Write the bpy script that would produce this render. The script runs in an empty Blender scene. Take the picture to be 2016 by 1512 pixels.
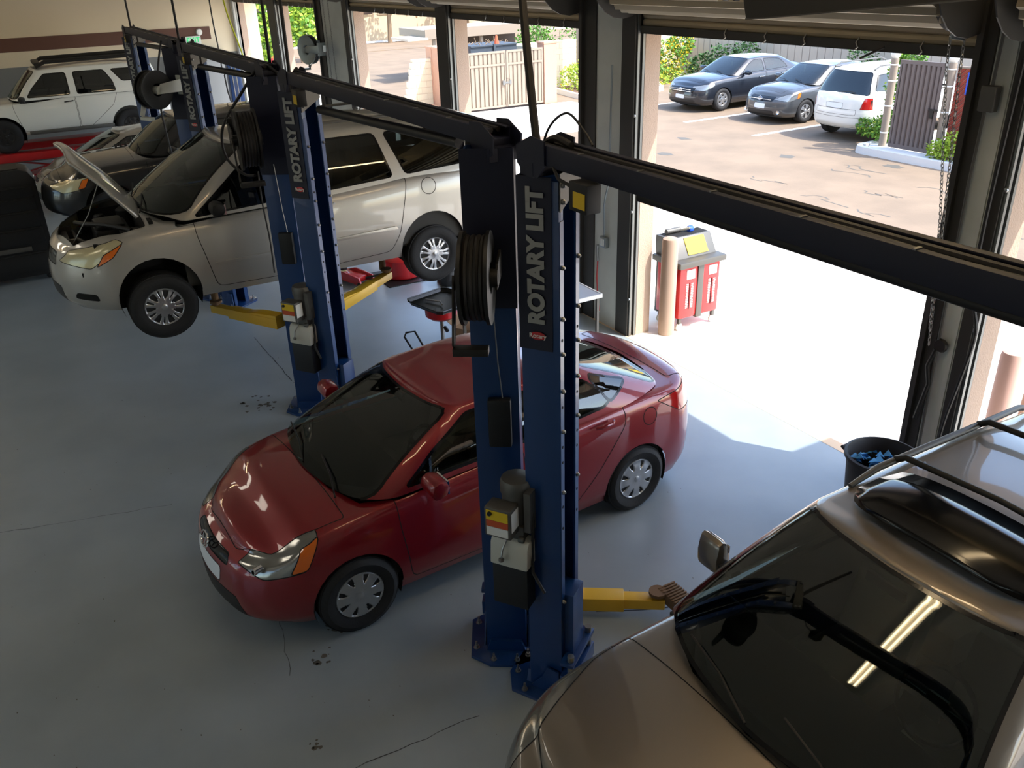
import bpy, bmesh, math, random
from mathutils import Vector, Matrix
from math import sin, cos, pi, radians, atan2, hypot
random.seed(7)
SC = bpy.context.scene
COL = SC.collection

# ------------------------------------------------------------------ camera, world, lights, exposure
cam_d = bpy.data.cameras.new('camera'); cam = bpy.data.objects.new('camera', cam_d); COL.objects.link(cam)
R_ = Vector((0.50192811, 0.86437984, -0.03025994)); U_ = Vector((-0.36722853, 0.24465738, 0.89737728)); F_ = Vector((-0.78307814, 0.43930657, -0.44022535))
m_ = Matrix((R_, U_, -F_)).transposed().to_4x4(); m_.translation = Vector((0, 0, 4.2963))
cam.matrix_world = m_
cam_d.sensor_width = 36; cam_d.lens = 1692.54 / 2016 * 36; cam_d.clip_start = .02; cam_d.clip_end = 500
SC.camera = cam
SUN_DIR = Vector((0.62, 0.42, 1.0)).normalized()
w = bpy.data.worlds.new('sky'); SC.world = w; w.use_nodes = True
nt = w.node_tree; sky = nt.nodes.new('ShaderNodeTexSky'); sky.sky_type = 'NISHITA'; sky.sun_disc = False
sky.sun_elevation = math.asin(SUN_DIR.z); sky.sun_rotation = atan2(SUN_DIR.x, SUN_DIR.y); sky.air_density = 1.0; sky.dust_density = 1.5
nt.links.new(sky.outputs[0], nt.nodes['Background'].inputs[0]); nt.nodes['Background'].inputs[1].default_value = 0.40
sd = bpy.data.lights.new('sun', 'SUN'); sd.energy = 4.0; sd.angle = radians(.55); sd.color = (1.0, .965, .90)
sun = bpy.data.objects.new('sun', sd); COL.objects.link(sun); sun.rotation_euler = SUN_DIR.to_track_quat('Z', 'Y').to_euler(); sun.location = (0, 20, 20)
SC.view_settings.view_transform = 'Standard'; SC.view_settings.look = 'None'; SC.view_settings.gamma = 1
SC.view_settings.use_curve_mapping = False; SC.view_settings.exposure = 1.0

# ------------------------------------------------------------------ materials
def lin(c):
    return tuple(((x / 255) / 12.92 if x / 255 <= .04045 else ((x / 255 + .055) / 1.055) ** 2.4) for x in c)
MATS = {}
def mat(name, rgb, rough=.5, metal=0., coat=0., noise=None, bump=None, emit=None, spec=.5, ribs=None):
    m = bpy.data.materials.new(name); m.use_nodes = True; nt = m.node_tree; b = nt.nodes['Principled BSDF']
    c = lin(rgb) + (1,)
    b.inputs['Base Color'].default_value = c; b.inputs['Roughness'].default_value = rough; b.inputs['Metallic'].default_value = metal
    b.inputs['Coat Weight'].default_value = coat; b.inputs['Coat Roughness'].default_value = .04; b.inputs['Specular IOR Level'].default_value = spec
    if emit: b.inputs['Emission Color'].default_value = lin(emit[0]) + (1,); b.inputs['Emission Strength'].default_value = emit[1]
    if noise or bump:
        tc = nt.nodes.new('ShaderNodeTexCoord')
    if noise:                                   # (scale, rgb2, low, high)
        n = nt.nodes.new('ShaderNodeTexNoise'); n.inputs['Scale'].default_value = noise[0]; n.inputs['Detail'].default_value = 6
        r = nt.nodes.new('ShaderNodeValToRGB'); r.color_ramp.elements[0].position = noise[2]; r.color_ramp.elements[1].position = noise[3]
        r.color_ramp.elements[0].color = lin(noise[1]) + (1,); r.color_ramp.elements[1].color = c
        nt.links.new(tc.outputs['Object'], n.inputs['Vector']); nt.links.new(n.outputs['Fac'], r.inputs['Fac']); nt.links.new(r.outputs['Color'], b.inputs['Base Color'])
    if bump:                                    # (scale, strength)
        n2 = nt.nodes.new('ShaderNodeTexNoise'); n2.inputs['Scale'].default_value = bump[0]; n2.inputs['Detail'].default_value = 4
        bp = nt.nodes.new('ShaderNodeBump'); bp.inputs['Strength'].default_value = bump[1]; bp.inputs['Distance'].default_value = .01
        nt.links.new(tc.outputs['Object'], n2.inputs['Vector']); nt.links.new(n2.outputs['Fac'], bp.inputs['Height']); nt.links.new(bp.outputs['Normal'], b.inputs['Normal'])
    MATS[name] = m
    return m
def glass(name, rgb, clear):                    # tinted glass: fresnel reflection over a tinted see-through pane
    m = bpy.data.materials.new(name); m.use_nodes = True; nt = m.node_tree; nt.nodes.remove(nt.nodes['Principled BSDF'])
    out = nt.nodes['Material Output']; t = nt.nodes.new('ShaderNodeBsdfTransparent'); g = nt.nodes.new('ShaderNodeBsdfGlossy'); mx = nt.nodes.new('ShaderNodeMixShader'); f = nt.nodes.new('ShaderNodeFresnel')
    t.inputs[0].default_value = tuple(clear * x for x in lin(rgb)) + (1,); g.inputs['Roughness'].default_value = .02; g.inputs['Color'].default_value = (.9, .95, .93, 1); f.inputs[0].default_value = 1.8
    nt.links.new(f.outputs[0], mx.inputs[0]); nt.links.new(t.outputs[0], mx.inputs[1]); nt.links.new(g.outputs[0], mx.inputs[2]); nt.links.new(mx.outputs[0], out.inputs['Surface'])
    MATS[name] = m
    return m
M = MATS
def paint(name, rgb, metal=.25, rough=.35): return mat(name, rgb, rough, metal, 1.0)
paint('red_paint', (132, 13, 25), .3, .35); paint('silver_paint', (176, 172, 164), .55, .38); paint('bronze_paint', (128, 118, 106), .55, .38)
paint('white_paint', (222, 222, 214), 0, .4); paint('black_paint', (14, 14, 15), .1, .3); paint('darkblue_paint', (22, 27, 36), .2, .35); paint('grey_paint', (70, 72, 74), .35, .38)
paint('tan_paint', (150, 140, 126), .3, .4)
glass('window_glass', (170, 190, 180), .8); glass('dark_glass', (80, 90, 90), .4); glass('clear_lens', (235, 240, 240), .9)
mat('black_plastic', (18, 18, 19), .5); mat('black_gloss', (10, 10, 11), .12); mat('rubber', (26, 26, 27), .75, bump=(60, .2)); mat('dark_liner', (8, 8, 8), .9)
mat('alloy', (190, 192, 194), .28, .85); mat('chrome', (225, 225, 228), .08, 1.0); mat('grey_fabric', (128, 124, 116), .9); mat('dark_fabric', (58, 57, 54), .9)
mat('red_lens', (170, 12, 12), .12, 0, 1); mat('amber_lens', (225, 110, 20), .15, 0, 1); mat('lamp_bowl', (150, 150, 146), .15, .7); mat('plate_white', (225, 228, 230), .5); mat('plate_blue', (40, 60, 130), .5)
mat('headlamp_haze', (200, 190, 150), .3, .3, .6)
mat('lift_blue', (15, 54, 104), .34, .1, .3); mat('lift_navy', (12, 17, 42), .55); mat('lift_yellow', (224, 176, 40), .45, 0, .2); mat('rust_brown', (120, 90, 60), .8)
mat('steel', (150, 150, 148), .35, .9); mat('dark_steel', (44, 42, 40), .5, .5); mat('dull_steel', (96, 94, 90), .5, .6); mat('letter_grey', (150, 152, 150), .5)
mat('label_yellow', (225, 190, 30), .5); mat('label_orange', (190, 80, 40), .5); mat('label_white', (225, 225, 220), .5); mat('tank_white', (190, 188, 176), .45)
mat('hose_black', (22, 18, 16), .55); mat('tool_red', (186, 24, 28), .35, 0, .5); mat('tray_black', (24, 27, 24), .3); mat('cardboard', (150, 120, 90), .85)
mat('bin_black', (38, 38, 40), .6); mat('liner_blue', (70, 150, 210), .4); mat('bench_top', (170, 176, 184), .45); mat('yellow_hose', (200, 205, 40), .5)

# ------------------------------------------------------------------ helpers
class MB:
    """Collects shapes and links them as ONE mesh object."""
    def __init__(s): s.v = []; s.f = []
    def add(s, vs, fs, M4=None):
        o = len(s.v); s.v += [tuple(M4 @ Vector(v)) if M4 else tuple(v) for v in vs]; s.f += [tuple(o + i for i in f) for f in fs]; return s
    def box(s, x0, x1, y0, y1, z0, z1, M4=None):
        vs = [(x, y, z) for x in (x0, x1) for y in (y0, y1) for z in (z0, z1)]
        return s.add(vs, [(0, 1, 3, 2), (4, 6, 7, 5), (0, 4, 5, 1), (2, 3, 7, 6), (0, 2, 6, 4), (1, 5, 7, 3)], M4)
    def prism(s, poly, a, b, axis='x', M4=None):    # poly in the two other axes, extruded along axis from a to b
        n = len(poly)
        f = {'x': lambda p, t: (t, p[0], p[1]), 'y': lambda p, t: (p[0], t, p[1]), 'z': lambda p, t: (p[0], p[1], t)}[axis]
        vs = [f(p, a) for p in poly] + [f(p, b) for p in poly]
        return s.add(vs, [tuple(range(n))[::-1], tuple(range(n, 2 * n))] + [(i, (i + 1) % n, n + (i + 1) % n, n + i) for i in range(n)], M4)
    def tube(s, pts, r, n=8, closed=False, cap=True):
        pts = [Vector(p) for p in pts]; rings = []; up = None
        for i, p in enumerate(pts):
            t = (pts[min(i + 1, len(pts) - 1)] - pts[max(i - 1, 0)]).normalized()
            if up is None: up = Vector((0, 0, 1)) if abs(t.z) < .9 else Vector((1, 0, 0))
            sd = t.cross(up).normalized(); up = sd.cross(t).normalized(); rr = r[i] if isinstance(r, (list, tuple)) else r
            rings.append([p + (sd * cos(2 * pi * k / n) + up * sin(2 * pi * k / n)) * rr for k in range(n)])
        o = len(s.v); s.v += [tuple(v) for ri in rings for v in ri]
        for i in range(len(rings) - 1):
            for k in range(n):
                a = o + i * n + k; b = o + i * n + (k + 1) % n; s.f.append((a, b, b + n, a + n))
        if cap: s.f.append(tuple(o + k for k in range(n))[::-1]); s.f.append(tuple(o + (len(rings) - 1) * n + k for k in range(n)))
        return s
    def cyl(s, p0, p1, r, n=16): return s.tube([p0, p1], r, n)
    def lathe(s, prof, axis='z', at=(0, 0, 0), n=24, M4=None, close=False):   # prof: (radius, height)
        vs = []
        for r, h in prof:
            for k in range(n):
                a = 2 * pi * k / n; x, y = r * cos(a), r * sin(a)
                p = {'z': (x, y, h), 'x': (h, x, y), 'y': (x, h, y)}[axis]; vs.append((p[0] + at[0], p[1] + at[1], p[2] + at[2]))
        fs = []; m = len(prof)
        for i in range(m - 1 if not close else m):
            j = (i + 1) % m
            for k in range(n): fs.append((i * n + k, i * n + (k + 1) % n, j * n + (k + 1) % n, j * n + k))
        if not close:
            if prof[0][0] > 1e-4: fs.append(tuple(range(n))[::-1])
            if prof[-1][0] > 1e-4: fs.append(tuple((m - 1) * n + k for k in range(n)))
        return s.add(vs, fs, M4)
    def build(s, name, m, parent=None, smooth=False, bevel=0, kind=None, loc=None):
        me = bpy.data.meshes.new(name); me.from_pydata(s.v, [], s.f)
        bm = bmesh.new(); bm.from_mesh(me); bmesh.ops.recalc_face_normals(bm, faces=bm.faces)
        if bevel: bmesh.ops.bevel(bm, geom=[e for e in bm.edges if len(e.link_faces) == 2 and e.calc_face_angle(0) > .6], offset=bevel, segments=2, affect='EDGES', profile=.6)
        bm.to_mesh(me); bm.free()
        o = bpy.data.objects.new(name, me); COL.objects.link(o)
        if m: me.materials.append(M[m] if isinstance(m, str) else m)
        if smooth or bevel:
            me.polygons.foreach_set('use_smooth', [True] * len(me.polygons)); me.set_sharp_from_angle(angle=radians(40))
        if parent: o.parent = parent
        if kind: o['kind'] = kind
        if loc: o.location = loc
        return o
def tag(o, label, cat, group=None, kind=None):
    o['label'] = label; o['category'] = cat
    if group: o['group'] = group
    if kind: o['kind'] = kind
    return o
def thing(name, label, cat, loc=(0, 0, 0), rz=0, group=None):
    o = bpy.data.objects.new(name, None); COL.objects.link(o); o.location = loc; o.rotation_euler = (0, 0, rz); o.empty_display_size = .2
    return tag(o, label, cat, group)
def struct(name, mb, m, **k):
    return mb.build(name, m, kind='structure', **k)
def copy_obj(o, parent):
    c = o.copy(); COL.objects.link(c); c.parent = parent
    for ch in list(o.children): copy_obj(ch, c)
    return c
def text_mesh(name, body, size, m, parent, M4, extrude=.0015, bold=.0, sx=1.0, font=None):
    cu = bpy.data.curves.new(name, 'FONT'); cu.body = body; cu.size = size; cu.extrude = extrude; cu.offset = bold; cu.align_x = 'CENTER'; cu.align_y = 'CENTER'
    tmp = bpy.data.objects.new(name + '_tmp', cu); COL.objects.link(tmp); dg = bpy.context.evaluated_depsgraph_get(); dg.update()
    me = bpy.data.meshes.new_from_object(tmp.evaluated_get(dg)); bpy.data.objects.remove(tmp); me.transform(Matrix.Diagonal((sx, 1, 1, 1))); me.transform(M4)
    me.materials.clear(); me.materials.append(M[m]); o = bpy.data.objects.new(name, me); COL.objects.link(o); o.parent = parent
    return o
def T(x=0, y=0, z=0): return Matrix.Translation((x, y, z))
def RX(a): return Matrix.Rotation(a, 4, 'X')
def RY(a): return Matrix.Rotation(a, 4, 'Y')
def RZ(a): return Matrix.Rotation(a, 4, 'Z')
def frame(o, x, y, z):                           # matrix from origin and three axes
    m = Matrix((Vector(x), Vector(y), Vector(z))).transposed().to_4x4(); m.translation = Vector(o); return m
# ------------------------------------------------------------------ car builder
import numpy as np
def hermite(P, t, tq, ends):
    """Monotone cubic through rows of P at parameters t, sampled at tq. ends: zero end slopes per coordinate."""
    P = np.asarray(P, float); h = np.diff(t); d = np.diff(P, axis=0) / h.reshape(-1, *([1] * (P.ndim - 1)))
    m = np.zeros_like(P); a, b = d[:-1], d[1:]
    same = (a * b) > 0; w1 = (2 * h[1:] + h[:-1]).reshape(-1, *([1] * (P.ndim - 1))); w2 = (h[1:] + 2 * h[:-1]).reshape(-1, *([1] * (P.ndim - 1)))
    with np.errstate(divide='ignore', invalid='ignore'):
        m[1:-1] = np.where(same, (w1 + w2) / (w1 / np.where(same, a, 1) + w2 / np.where(same, b, 1)), 0)
    m[0] = d[0] * (1 - np.asarray(ends[0])); m[-1] = d[-1] * (1 - np.asarray(ends[1]))
    idx = np.clip(np.searchsorted(t, tq, side='right') - 1, 0, len(t) - 2); s = ((tq - t[idx]) / h[idx]).reshape(-1, *([1] * (P.ndim - 1))); H = h[idx].reshape(s.shape)
    return ((2 * s ** 3 - 3 * s ** 2 + 1) * P[idx] + (s ** 3 - 2 * s ** 2 + s) * H * m[idx] + (-2 * s ** 3 + 3 * s ** 2) * P[idx + 1] + (s ** 3 - s ** 2) * H * m[idx + 1])
def chord(P):                                    # mean chord parameters along axis 0
    d = np.sqrt((np.diff(P, axis=0) ** 2).sum(-1)).reshape(len(P) - 1, -1).mean(1); return np.concatenate([[0], np.cumsum(np.maximum(d, .02))])
def dense(G, nc, nr):
    """G[row][col][xyz] control net of half a shell -> dense grid, plus fractional control indices."""
    G = np.asarray(G, float); Gc = np.swapaxes(G, 0, 1)
    tc = chord(Gc); tq = np.concatenate([np.linspace(tc[i], tc[i + 1], nc, endpoint=False) for i in range(len(tc) - 1)] + [[tc[-1]]])
    D = hermite(Gc, tc, tq, ((0, 1, 1), (0, 1, 1))); D = np.swapaxes(D, 0, 1)
    tr = chord(D); rq = np.concatenate([np.linspace(tr[i], tr[i + 1], nr, endpoint=False) for i in range(len(tr) - 1)] + [[tr[-1]]])
    return hermite(D, tr, rq, ((0, 0, 0), (0, 0, 1)))
def shell_bm(D, close_last=True):
    """Dense half grid mirrored in x. Last row lies on x=0."""
    bm = bmesh.new(); nr, nc = D.shape[:2]; L = {}
    fu = bm.faces.layers.int.new('pid')
    for sgn in (1, -1):
        for r in range(nr):
            for c in range(nc):
                L[sgn, r, c] = bm.verts.new((sgn * max(D[r, c, 0], 0.0), D[r, c, 1], D[r, c, 2]))
    for sgn in (1, -1):
        for r in range(nr - 1):
            for c in range(nc - 1):
                q = [L[sgn, r, c], L[sgn, r, c + 1], L[sgn, r + 1, c + 1], L[sgn, r + 1, c]]
                f = bm.faces.new(q if sgn > 0 else q[::-1]); f.smooth = True
    bmesh.ops.remove_doubles(bm, verts=bm.verts, dist=.0008)
    bmesh.ops.dissolve_degenerate(bm, edges=bm.edges, dist=.0004)
    bmesh.ops.recalc_face_normals(bm, faces=bm.faces)
    s = sum((f.normal.z * f.calc_area() for f in bm.faces))
    if s < 0: bmesh.ops.reverse_faces(bm, faces=bm.faces)
    return bm
AX = {'x': (1, 2), 'y': (0, 2), 'z': (0, 1)}
def cut(bm, poly, axis, pid, sel, skip=()):
    """Cut the faces chosen by sel(face) along a convex polygon seen along axis; faces inside get pid."""
    i, j = AX[axis]; lay = bm.faces.layers.int['pid']
    A = sum(poly[k][0] * poly[(k + 1) % len(poly)][1] - poly[(k + 1) % len(poly)][0] * poly[k][1] for k in range(len(poly)))
    if A < 0: poly = poly[::-1]
    x0, x1 = min(p[0] for p in poly), max(p[0] for p in poly); y0, y1 = min(p[1] for p in poly), max(p[1] for p in poly)
    S = [f for f in bm.faces if f[lay] not in skip and sel(f) and max(v.co[i] for v in f.verts) > x0 and min(v.co[i] for v in f.verts) < x1 and max(v.co[j] for v in f.verts) > y0 and min(v.co[j] for v in f.verts) < y1]
    for k in range(len(poly)):
        a, b = poly[k], poly[(k + 1) % len(poly)]
        if hypot(a[0] - b[0], a[1] - b[1]) < 1e-5: continue
        nrm = [0, 0, 0]; nrm[i] = -(b[1] - a[1]); nrm[j] = b[0] - a[0]; co = [0, 0, 0]; co[i] = a[0]; co[j] = a[1]
        nv = Vector(nrm).normalized(); cv = Vector(co)
        S = [f for f in S if f.is_valid]
        geom = list({v for f in S for v in f.verts}) + list({e for f in S for e in f.edges}) + S
        r = bmesh.ops.bisect_plane(bm, geom=geom, dist=1e-5, plane_co=cv, plane_no=nv)
        fs = {g for g in r['geom'] if isinstance(g, bmesh.types.BMFace)} | {f for f in S if f.is_valid}
        S = [f for f in fs if (f.calc_center_median() - cv).dot(nv) > 0]
    for f in S: f[lay] = pid
    return S
def rpoly(pts, r, n=3):                          # convex polygon with rounded corners
    out = []; m = len(pts)
    for k in range(m):
        p = Vector(pts[k]); a = Vector(pts[k - 1]) - p; b = Vector(pts[(k + 1) % m]) - p; rr = min(r, a.length * .45, b.length * .45)
        A = p + a.normalized() * rr; B = p + b.normalized() * rr
        for q in range(n + 1):
            t = q / n; out.append(tuple(A * (1 - t) ** 2 + p * 2 * t * (1 - t) + B * t ** 2))
    return out
def circ(cy, cz, r, n=28, a0=0, a1=2 * pi): return [(cy + r * cos(a0 + (a1 - a0) * k / n), cz + r * sin(a0 + (a1 - a0) * k / n)) for k in range(n)]
def split_shell(bm, names, parent, prefix=''):
    """names: pid -> (object name, material, label or None). Returns dict of objects."""
    bm.normal_update(); lay = bm.faces.layers.int['pid']; out = {}
    groups = {}
    for f in bm.faces: groups.setdefault(f[lay], []).append(f)
    for pid, fs in groups.items():
        if pid not in names: continue
        nm, m, lab = names[pid][:3]; vi = {}; vs = []; ns = []; F = []
        for f in fs:
            q = []
            for v in f.verts:
                if v.index not in vi: vi[v.index] = len(vs); vs.append(tuple(v.co)); ns.append(tuple(v.normal))
                q.append(vi[v.index])
            F.append(q)
        me = bpy.data.meshes.new(nm); me.from_pydata(vs, [], F); me.materials.append(M[m]); me.polygons.foreach_set('use_smooth', [True] * len(F))
        me.normals_split_custom_set_from_vertices(ns)
        o = bpy.data.objects.new(nm, me); COL.objects.link(o); o.parent = names[pid][3] if len(names[pid]) > 3 else parent
        if lab: o['label'] = lab
        out[pid] = o
    return out
def ribbon(bm, edges, wdt, lift, name, m, parent):
    mb = MB(); 
    for e in edges:
        a, b = e.verts; t = (b.co - a.co)
        if t.length < 1e-6: continue
        t.normalize(); q = []
        for v, s in ((a, -1), (b, 1)):
            n = v.normal; sd = t.cross(n).normalized(); p = v.co + n * lift + t * s * wdt * .35
            q += [p - sd * wdt / 2, p + sd * wdt / 2]
        mb.add([tuple(x) for x in q], [(0, 2, 3, 1)])
    return mb.build(name, m, parent, kind='stuff') if mb.v else None
def borders(bm, pred):                           # edges between different pids where pred(pidA, pidB)
    lay = bm.faces.layers.int['pid']; out = []
    for e in bm.edges:
        if len(e.link_faces) == 2:
            a, b = e.link_faces[0][lay], e.link_faces[1][lay]
            if a != b and pred(a, b): out.append(e)
    return out

WHEELS = {}
def wheel(parent, x, y, z, r, rimr, wdt, style, side, hub='alloy', steer=0):
    """One wheel: tyre with rim, cap as sub-parts. side=+1 faces +x."""
    key = (r, rimr, wdt, style, hub)
    if key not in WHEELS:
        w2 = wdt / 2
        t = MB().lathe([(rimr - .015, -w2 + .02), (rimr + .012, -w2), (r - .05, -w2 - .012), (r - .018, -w2 + .004), (r - .004, -w2 + .03), (r, 0), (r - .004, w2 - .03), (r - .018, w2 - .004), (r - .05, w2 + .012), (rimr + .012, w2), (rimr - .015, w2 - .02)], 'x', n=48)
        for g in (-.5, -.17, .17, .5): t.lathe([(r - .001, g * wdt * .7 - .03), (r + .002, g * wdt * .7 - .02), (r + .002, g * wdt * .7 + .006), (r - .001, g * wdt * .7 + .012)], 'x', n=48)
        tm = t.build('tyre', 'rubber', smooth=True)
        NA = 120; R = [.03, .06, .10, .3, .42, .5, .62, .74, .86, .92, 1.0]; prof = {0: .004, .03: .004, .06: .003, .10: 0, .3: .002, .42: .004, .5: .006, .62: .006, .74: .004, .86: .000, .92: .004, 1.0: -.012}
        def hole(rf, a):
            if style == 'eight':                 # eight oval slots between broad paddles
                u = (a / (2 * pi) * 8) % 1; return .48 < rf < .86 and abs(u - .5) < (.15 if rf > .6 else .12)
            if style == 'twin':                  # seven forked spokes: wide gaps and thin slits
                u = (a / (2 * pi) * 7) % 1; return (.36 if abs(u - .5) < .2 else .5) < rf < .88 and (abs(u - .5) < (.12 if rf < .5 else .2) or (u < .07 or u > .93))
            if style == 'five': u = (a / (2 * pi) * 5) % 1; return .34 < rf < .9 and abs(u - .5) < .26
            if style == 'ten': u = (a / (2 * pi) * 10) % 1; return .34 < rf < .9 and abs(u - .5) < .25
            if style == 'six': u = (a / (2 * pi) * 6) % 1; return .4 < rf < .8 and abs(u - .5) < .25
            return False
        mb = MB(); rr = [0.001] + R; vs = []
        zs = {i: (w2 - .016 + prof.get(q, 0) + (.012 * (1 - q))) for i, q in enumerate(rr)}
        for i, q in enumerate(rr):
            for k in range(NA): a = 2 * pi * k / NA; vs.append((zs[i], q * rimr * cos(a), q * rimr * sin(a)))
        fs = []
        for i in range(len(rr) - 1):
            for k in range(NA):
                if not hole((rr[i] + rr[i + 1]) / 2, 2 * pi * (k + .5) / NA): fs.append((i * NA + k, i * NA + (k + 1) % NA, (i + 1) * NA + (k + 1) % NA, (i + 1) * NA + k))
        mb.add(vs, fs); rm = mb.build('rim', hub, smooth=False)
        md = rm.modifiers.new('thick', 'SOLIDIFY'); md.thickness = .022; md.offset = -1
        rm.data.polygons.foreach_set('use_smooth', [True] * len(rm.data.polygons)); rm.data.set_sharp_from_angle(angle=radians(35))
        b = MB().lathe([(.001, -.02), (rimr * .96, -.02), (rimr * .98, w2 - .03)], 'x', n=32); bm_ = b.build('brake_disc', 'dark_steel', smooth=True)
        c = MB().lathe([(rimr * .15, w2 - .03), (rimr * .16, w2 - .008), (rimr * .12, w2 - .002), (.001, w2)], 'x', n=20)
        for k in range(5 if style != 'eight' else 4):
            a = 2 * pi * (k + .5) / (5 if style != 'eight' else 4); c.lathe([(.011, w2 - .03), (.011, w2 - .008), (.001, w2 - .004)], 'x', at=(0, .28 * rimr * cos(a), .28 * rimr * sin(a)), n=8)
        cm = c.build('hub_cap', 'alloy' if hub != 'dark_steel' else 'dark_steel', smooth=True)
        WHEELS[key] = (tm, rm, bm_, cm); first = True
        objs = WHEELS[key]
    else:
        first = False; tm, rm, bm_, cm = [o.copy() for o in WHEELS[key]]
        for o in (tm, rm, bm_, cm): COL.objects.link(o)
    rm.parent = tm; bm_.parent = tm; cm.parent = tm; tm.parent = parent; tm.name = 'wheel'
    tm.location = (x, y, z); tm.rotation_euler = (0, 0, (0 if side > 0 else pi) + steer)
    return tm
def rowz(cols, front, side, rear, base):          # expand a compact row description
    return cols

def car(name, label, cat, S, loc, rz, group=None, lift=0):
    """S: the car's measurements. Local frame: nose towards -y, front axle at y=0, ground z=0."""
    root = thing(name, label, cat, loc, rz, group)
    P = S['plan']; n = len(P); zs = S['shoulder']; zb = S['bottom']; cr = S['crown']; Z = S['levels']; ins = S['inset']
    # plan columns: (x, y). Rows from the bottom edge to the centre line.
    def off(i, side_in, end_in):
        x, y = P[i]; f = S['endw'][i]            # signed: -1 at the nose, +1 at the tail, 0 along the side
        return x * (1 - side_in / max(S['hw'], .1)), y - f * end_in
    G = []
    for k, zl in enumerate(Z):                   # zl: fraction between bottom and shoulder
        row = []
        for i in range(n):
            x, y = off(i, ins[k][0], ins[k][1] if S['endw'][i] < 0 else ins[k][2]); row.append((x, y, zb[i] + (zs[i] - zb[i]) * zl))
        G.append(row)
    for fx, fz in ((.80, .45), (.5, .8), (.2, .97), (0, 1)):
        row = []
        for i in range(n):
            x, y, z = G[len(Z) - 1][i]; ed = abs(S['endw'][i]) ; c0 = G[len(Z) - 1][0] if S['endw'][i] < 0 else G[len(Z) - 1][-1]
            row.append((x * fx, y if i not in (0, n - 1) else y, z + cr[i] * fz))
        G.append(row)
    bm = shell_bm(dense(G, S.get('nc', 5), S.get('nr', 4)))
    body = S['paint']; arch = S['arch']; wb = S['wb']; lay = bm.faces.layers.int['pid']
    lat = lambda sg: (lambda f: f.calc_center_median().x * sg > S['hw'] * .35 and abs(f.normal.z) < .93)
    DEL = 99
    for sg in (1, -1):
        for cy in (0, wb): cut(bm, circ(cy, S['wr'] + S.get('archdz', .0), arch), 'x', DEL, lambda f, sg=sg: f.calc_center_median().x * sg > S['hw'] * .5 and abs(f.normal.z) < .8)
        for k, poly in enumerate(S.get('doors', [])): cut(bm, rpoly(poly, .07), 'x', 10 + k + (5 if sg < 0 else 0), lat(sg), (DEL,))
        if 'fuel' in S and sg == S['fuel'][0]: cut(bm, circ(S['fuel'][1], S['fuel'][2], S['fuel'][3], 16), 'x', 30, lat(sg), (DEL,))
        for k, ft in enumerate(S.get('side_feats', [])):
            ax, poly, pid = ft[:3]; xm = ft[3] if len(ft) > 3 else .42
            if ax == 'x':
                pl = Vector((sg * xm, 0, 0)); A = [f for f in bm.faces if f[lay] != DEL and max(v.co.x * sg for v in f.verts) > xm > min(v.co.x * sg for v in f.verts) and min(p[0] for p in poly) - .1 < f.calc_center_median().y < max(p[0] for p in poly) + .1]
                bmesh.ops.bisect_plane(bm, geom=list({v for f in A for v in f.verts}) + list({e for f in A for e in f.edges}) + A, dist=1e-5, plane_co=pl, plane_no=Vector((1, 0, 0)))
            cut(bm, rpoly([(p[0] * (sg if ax == 'y' else 1), p[1]) for p in poly], .02, 2), ax, pid + (1 if sg < 0 else 0), (lambda f, sg=sg, xm=xm: f.calc_center_median().x * sg > xm) if ax == 'x' else (lambda f, sg=sg: f.calc_center_median().x * sg > .02 and f.normal.y * S.get('fs', -1) > .3), (DEL,))
    for (ax, poly, pid, nd) in S.get('feats', []):
        i_ = {'x': 0, 'y': 1, 'z': 2}[ax]
        cut(bm, rpoly(poly, .03, 2), ax, pid, lambda f, i_=i_, nd=nd: f.normal[i_] * nd > .12, (DEL,))
    cab = S['cabin']                              # opening under the greenhouse
    cut(bm, cab, 'z', DEL, lambda f: f.normal.z > .3, (DEL,))
    bmesh.ops.delete(bm, geom=[f for f in bm.faces if f[lay] == DEL], context='FACES')
    bmesh.ops.delete(bm, geom=[v for v in bm.verts if not v.link_faces], context='VERTS')
    bm.normal_update(); bm.verts.index_update()
    names = {0: ('body', body, None)}
    for k in range(len(S.get('doors', []))): names[10 + k] = ('door', body, None); names[15 + k] = ('door', body, None)
    names[30] = ('fuel_door', body, None)
    for pid, v in S.get('names', {}).items(): names[pid] = v
    parts = split_shell(bm, names, root)
    seam_pids = set(names) - set(S.get('noseam', ()))
    ribbon(bm, borders(bm, lambda a, b: a in seam_pids and b in seam_pids), .007, .0012, 'panel_gap', 'dark_liner', root)
    bm.free()
    # wheel arch liners and dark underbody
    zf = S['wr'] + S.get('archdz', 0)
    mb = MB()
    for sg in (1, -1):
        for cy in (0, wb):
            A = [(cy + (arch - .002) * cos(a), zf + (arch - .002) * sin(a)) for a in [pi * (-.12 + 1.24 * k / 20) for k in range(21)]]
            vs = [(sg * (S['hw'] - .035), y, z) for y, z in A] + [(sg * (S['hw'] - .34), y, z) for y, z in A]
            mb.add(vs, [(k, k + 1, 22 + k, 21 + k) for k in range(20)] + [tuple(21 + k for k in range(21))])
    mb.build('wheel_liner', 'dark_liner', root, kind='stuff')
    y0, y1 = P[0][1] + .22, P[-1][1] - .22; hw = S['hw']; zu = max(min(zb) + .02, .16)
    mb = MB().box(-hw + .36, hw - .36, y0, y1, zu, zu + .1); mb.box(-hw + .08, hw - .08, arch + .03, wb - arch - .03, zu, zu + .08)
    mb.build('underbody', 'dark_liner', root)
    for sg in (1, -1):
        for cy in (0, wb): wheel(root, sg * (S['track'] - .0), cy, S['wr'] - (S.get('droop', 0)), S['wr'], S['rim'], S.get('tw', .2), S['style'], sg, S.get('hub', 'alloy'), S.get('steer', 0) if cy == 0 else 0)
    # greenhouse
    gb, gt = S['gbase'], S['gtop']
    G = [gb]; 
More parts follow.
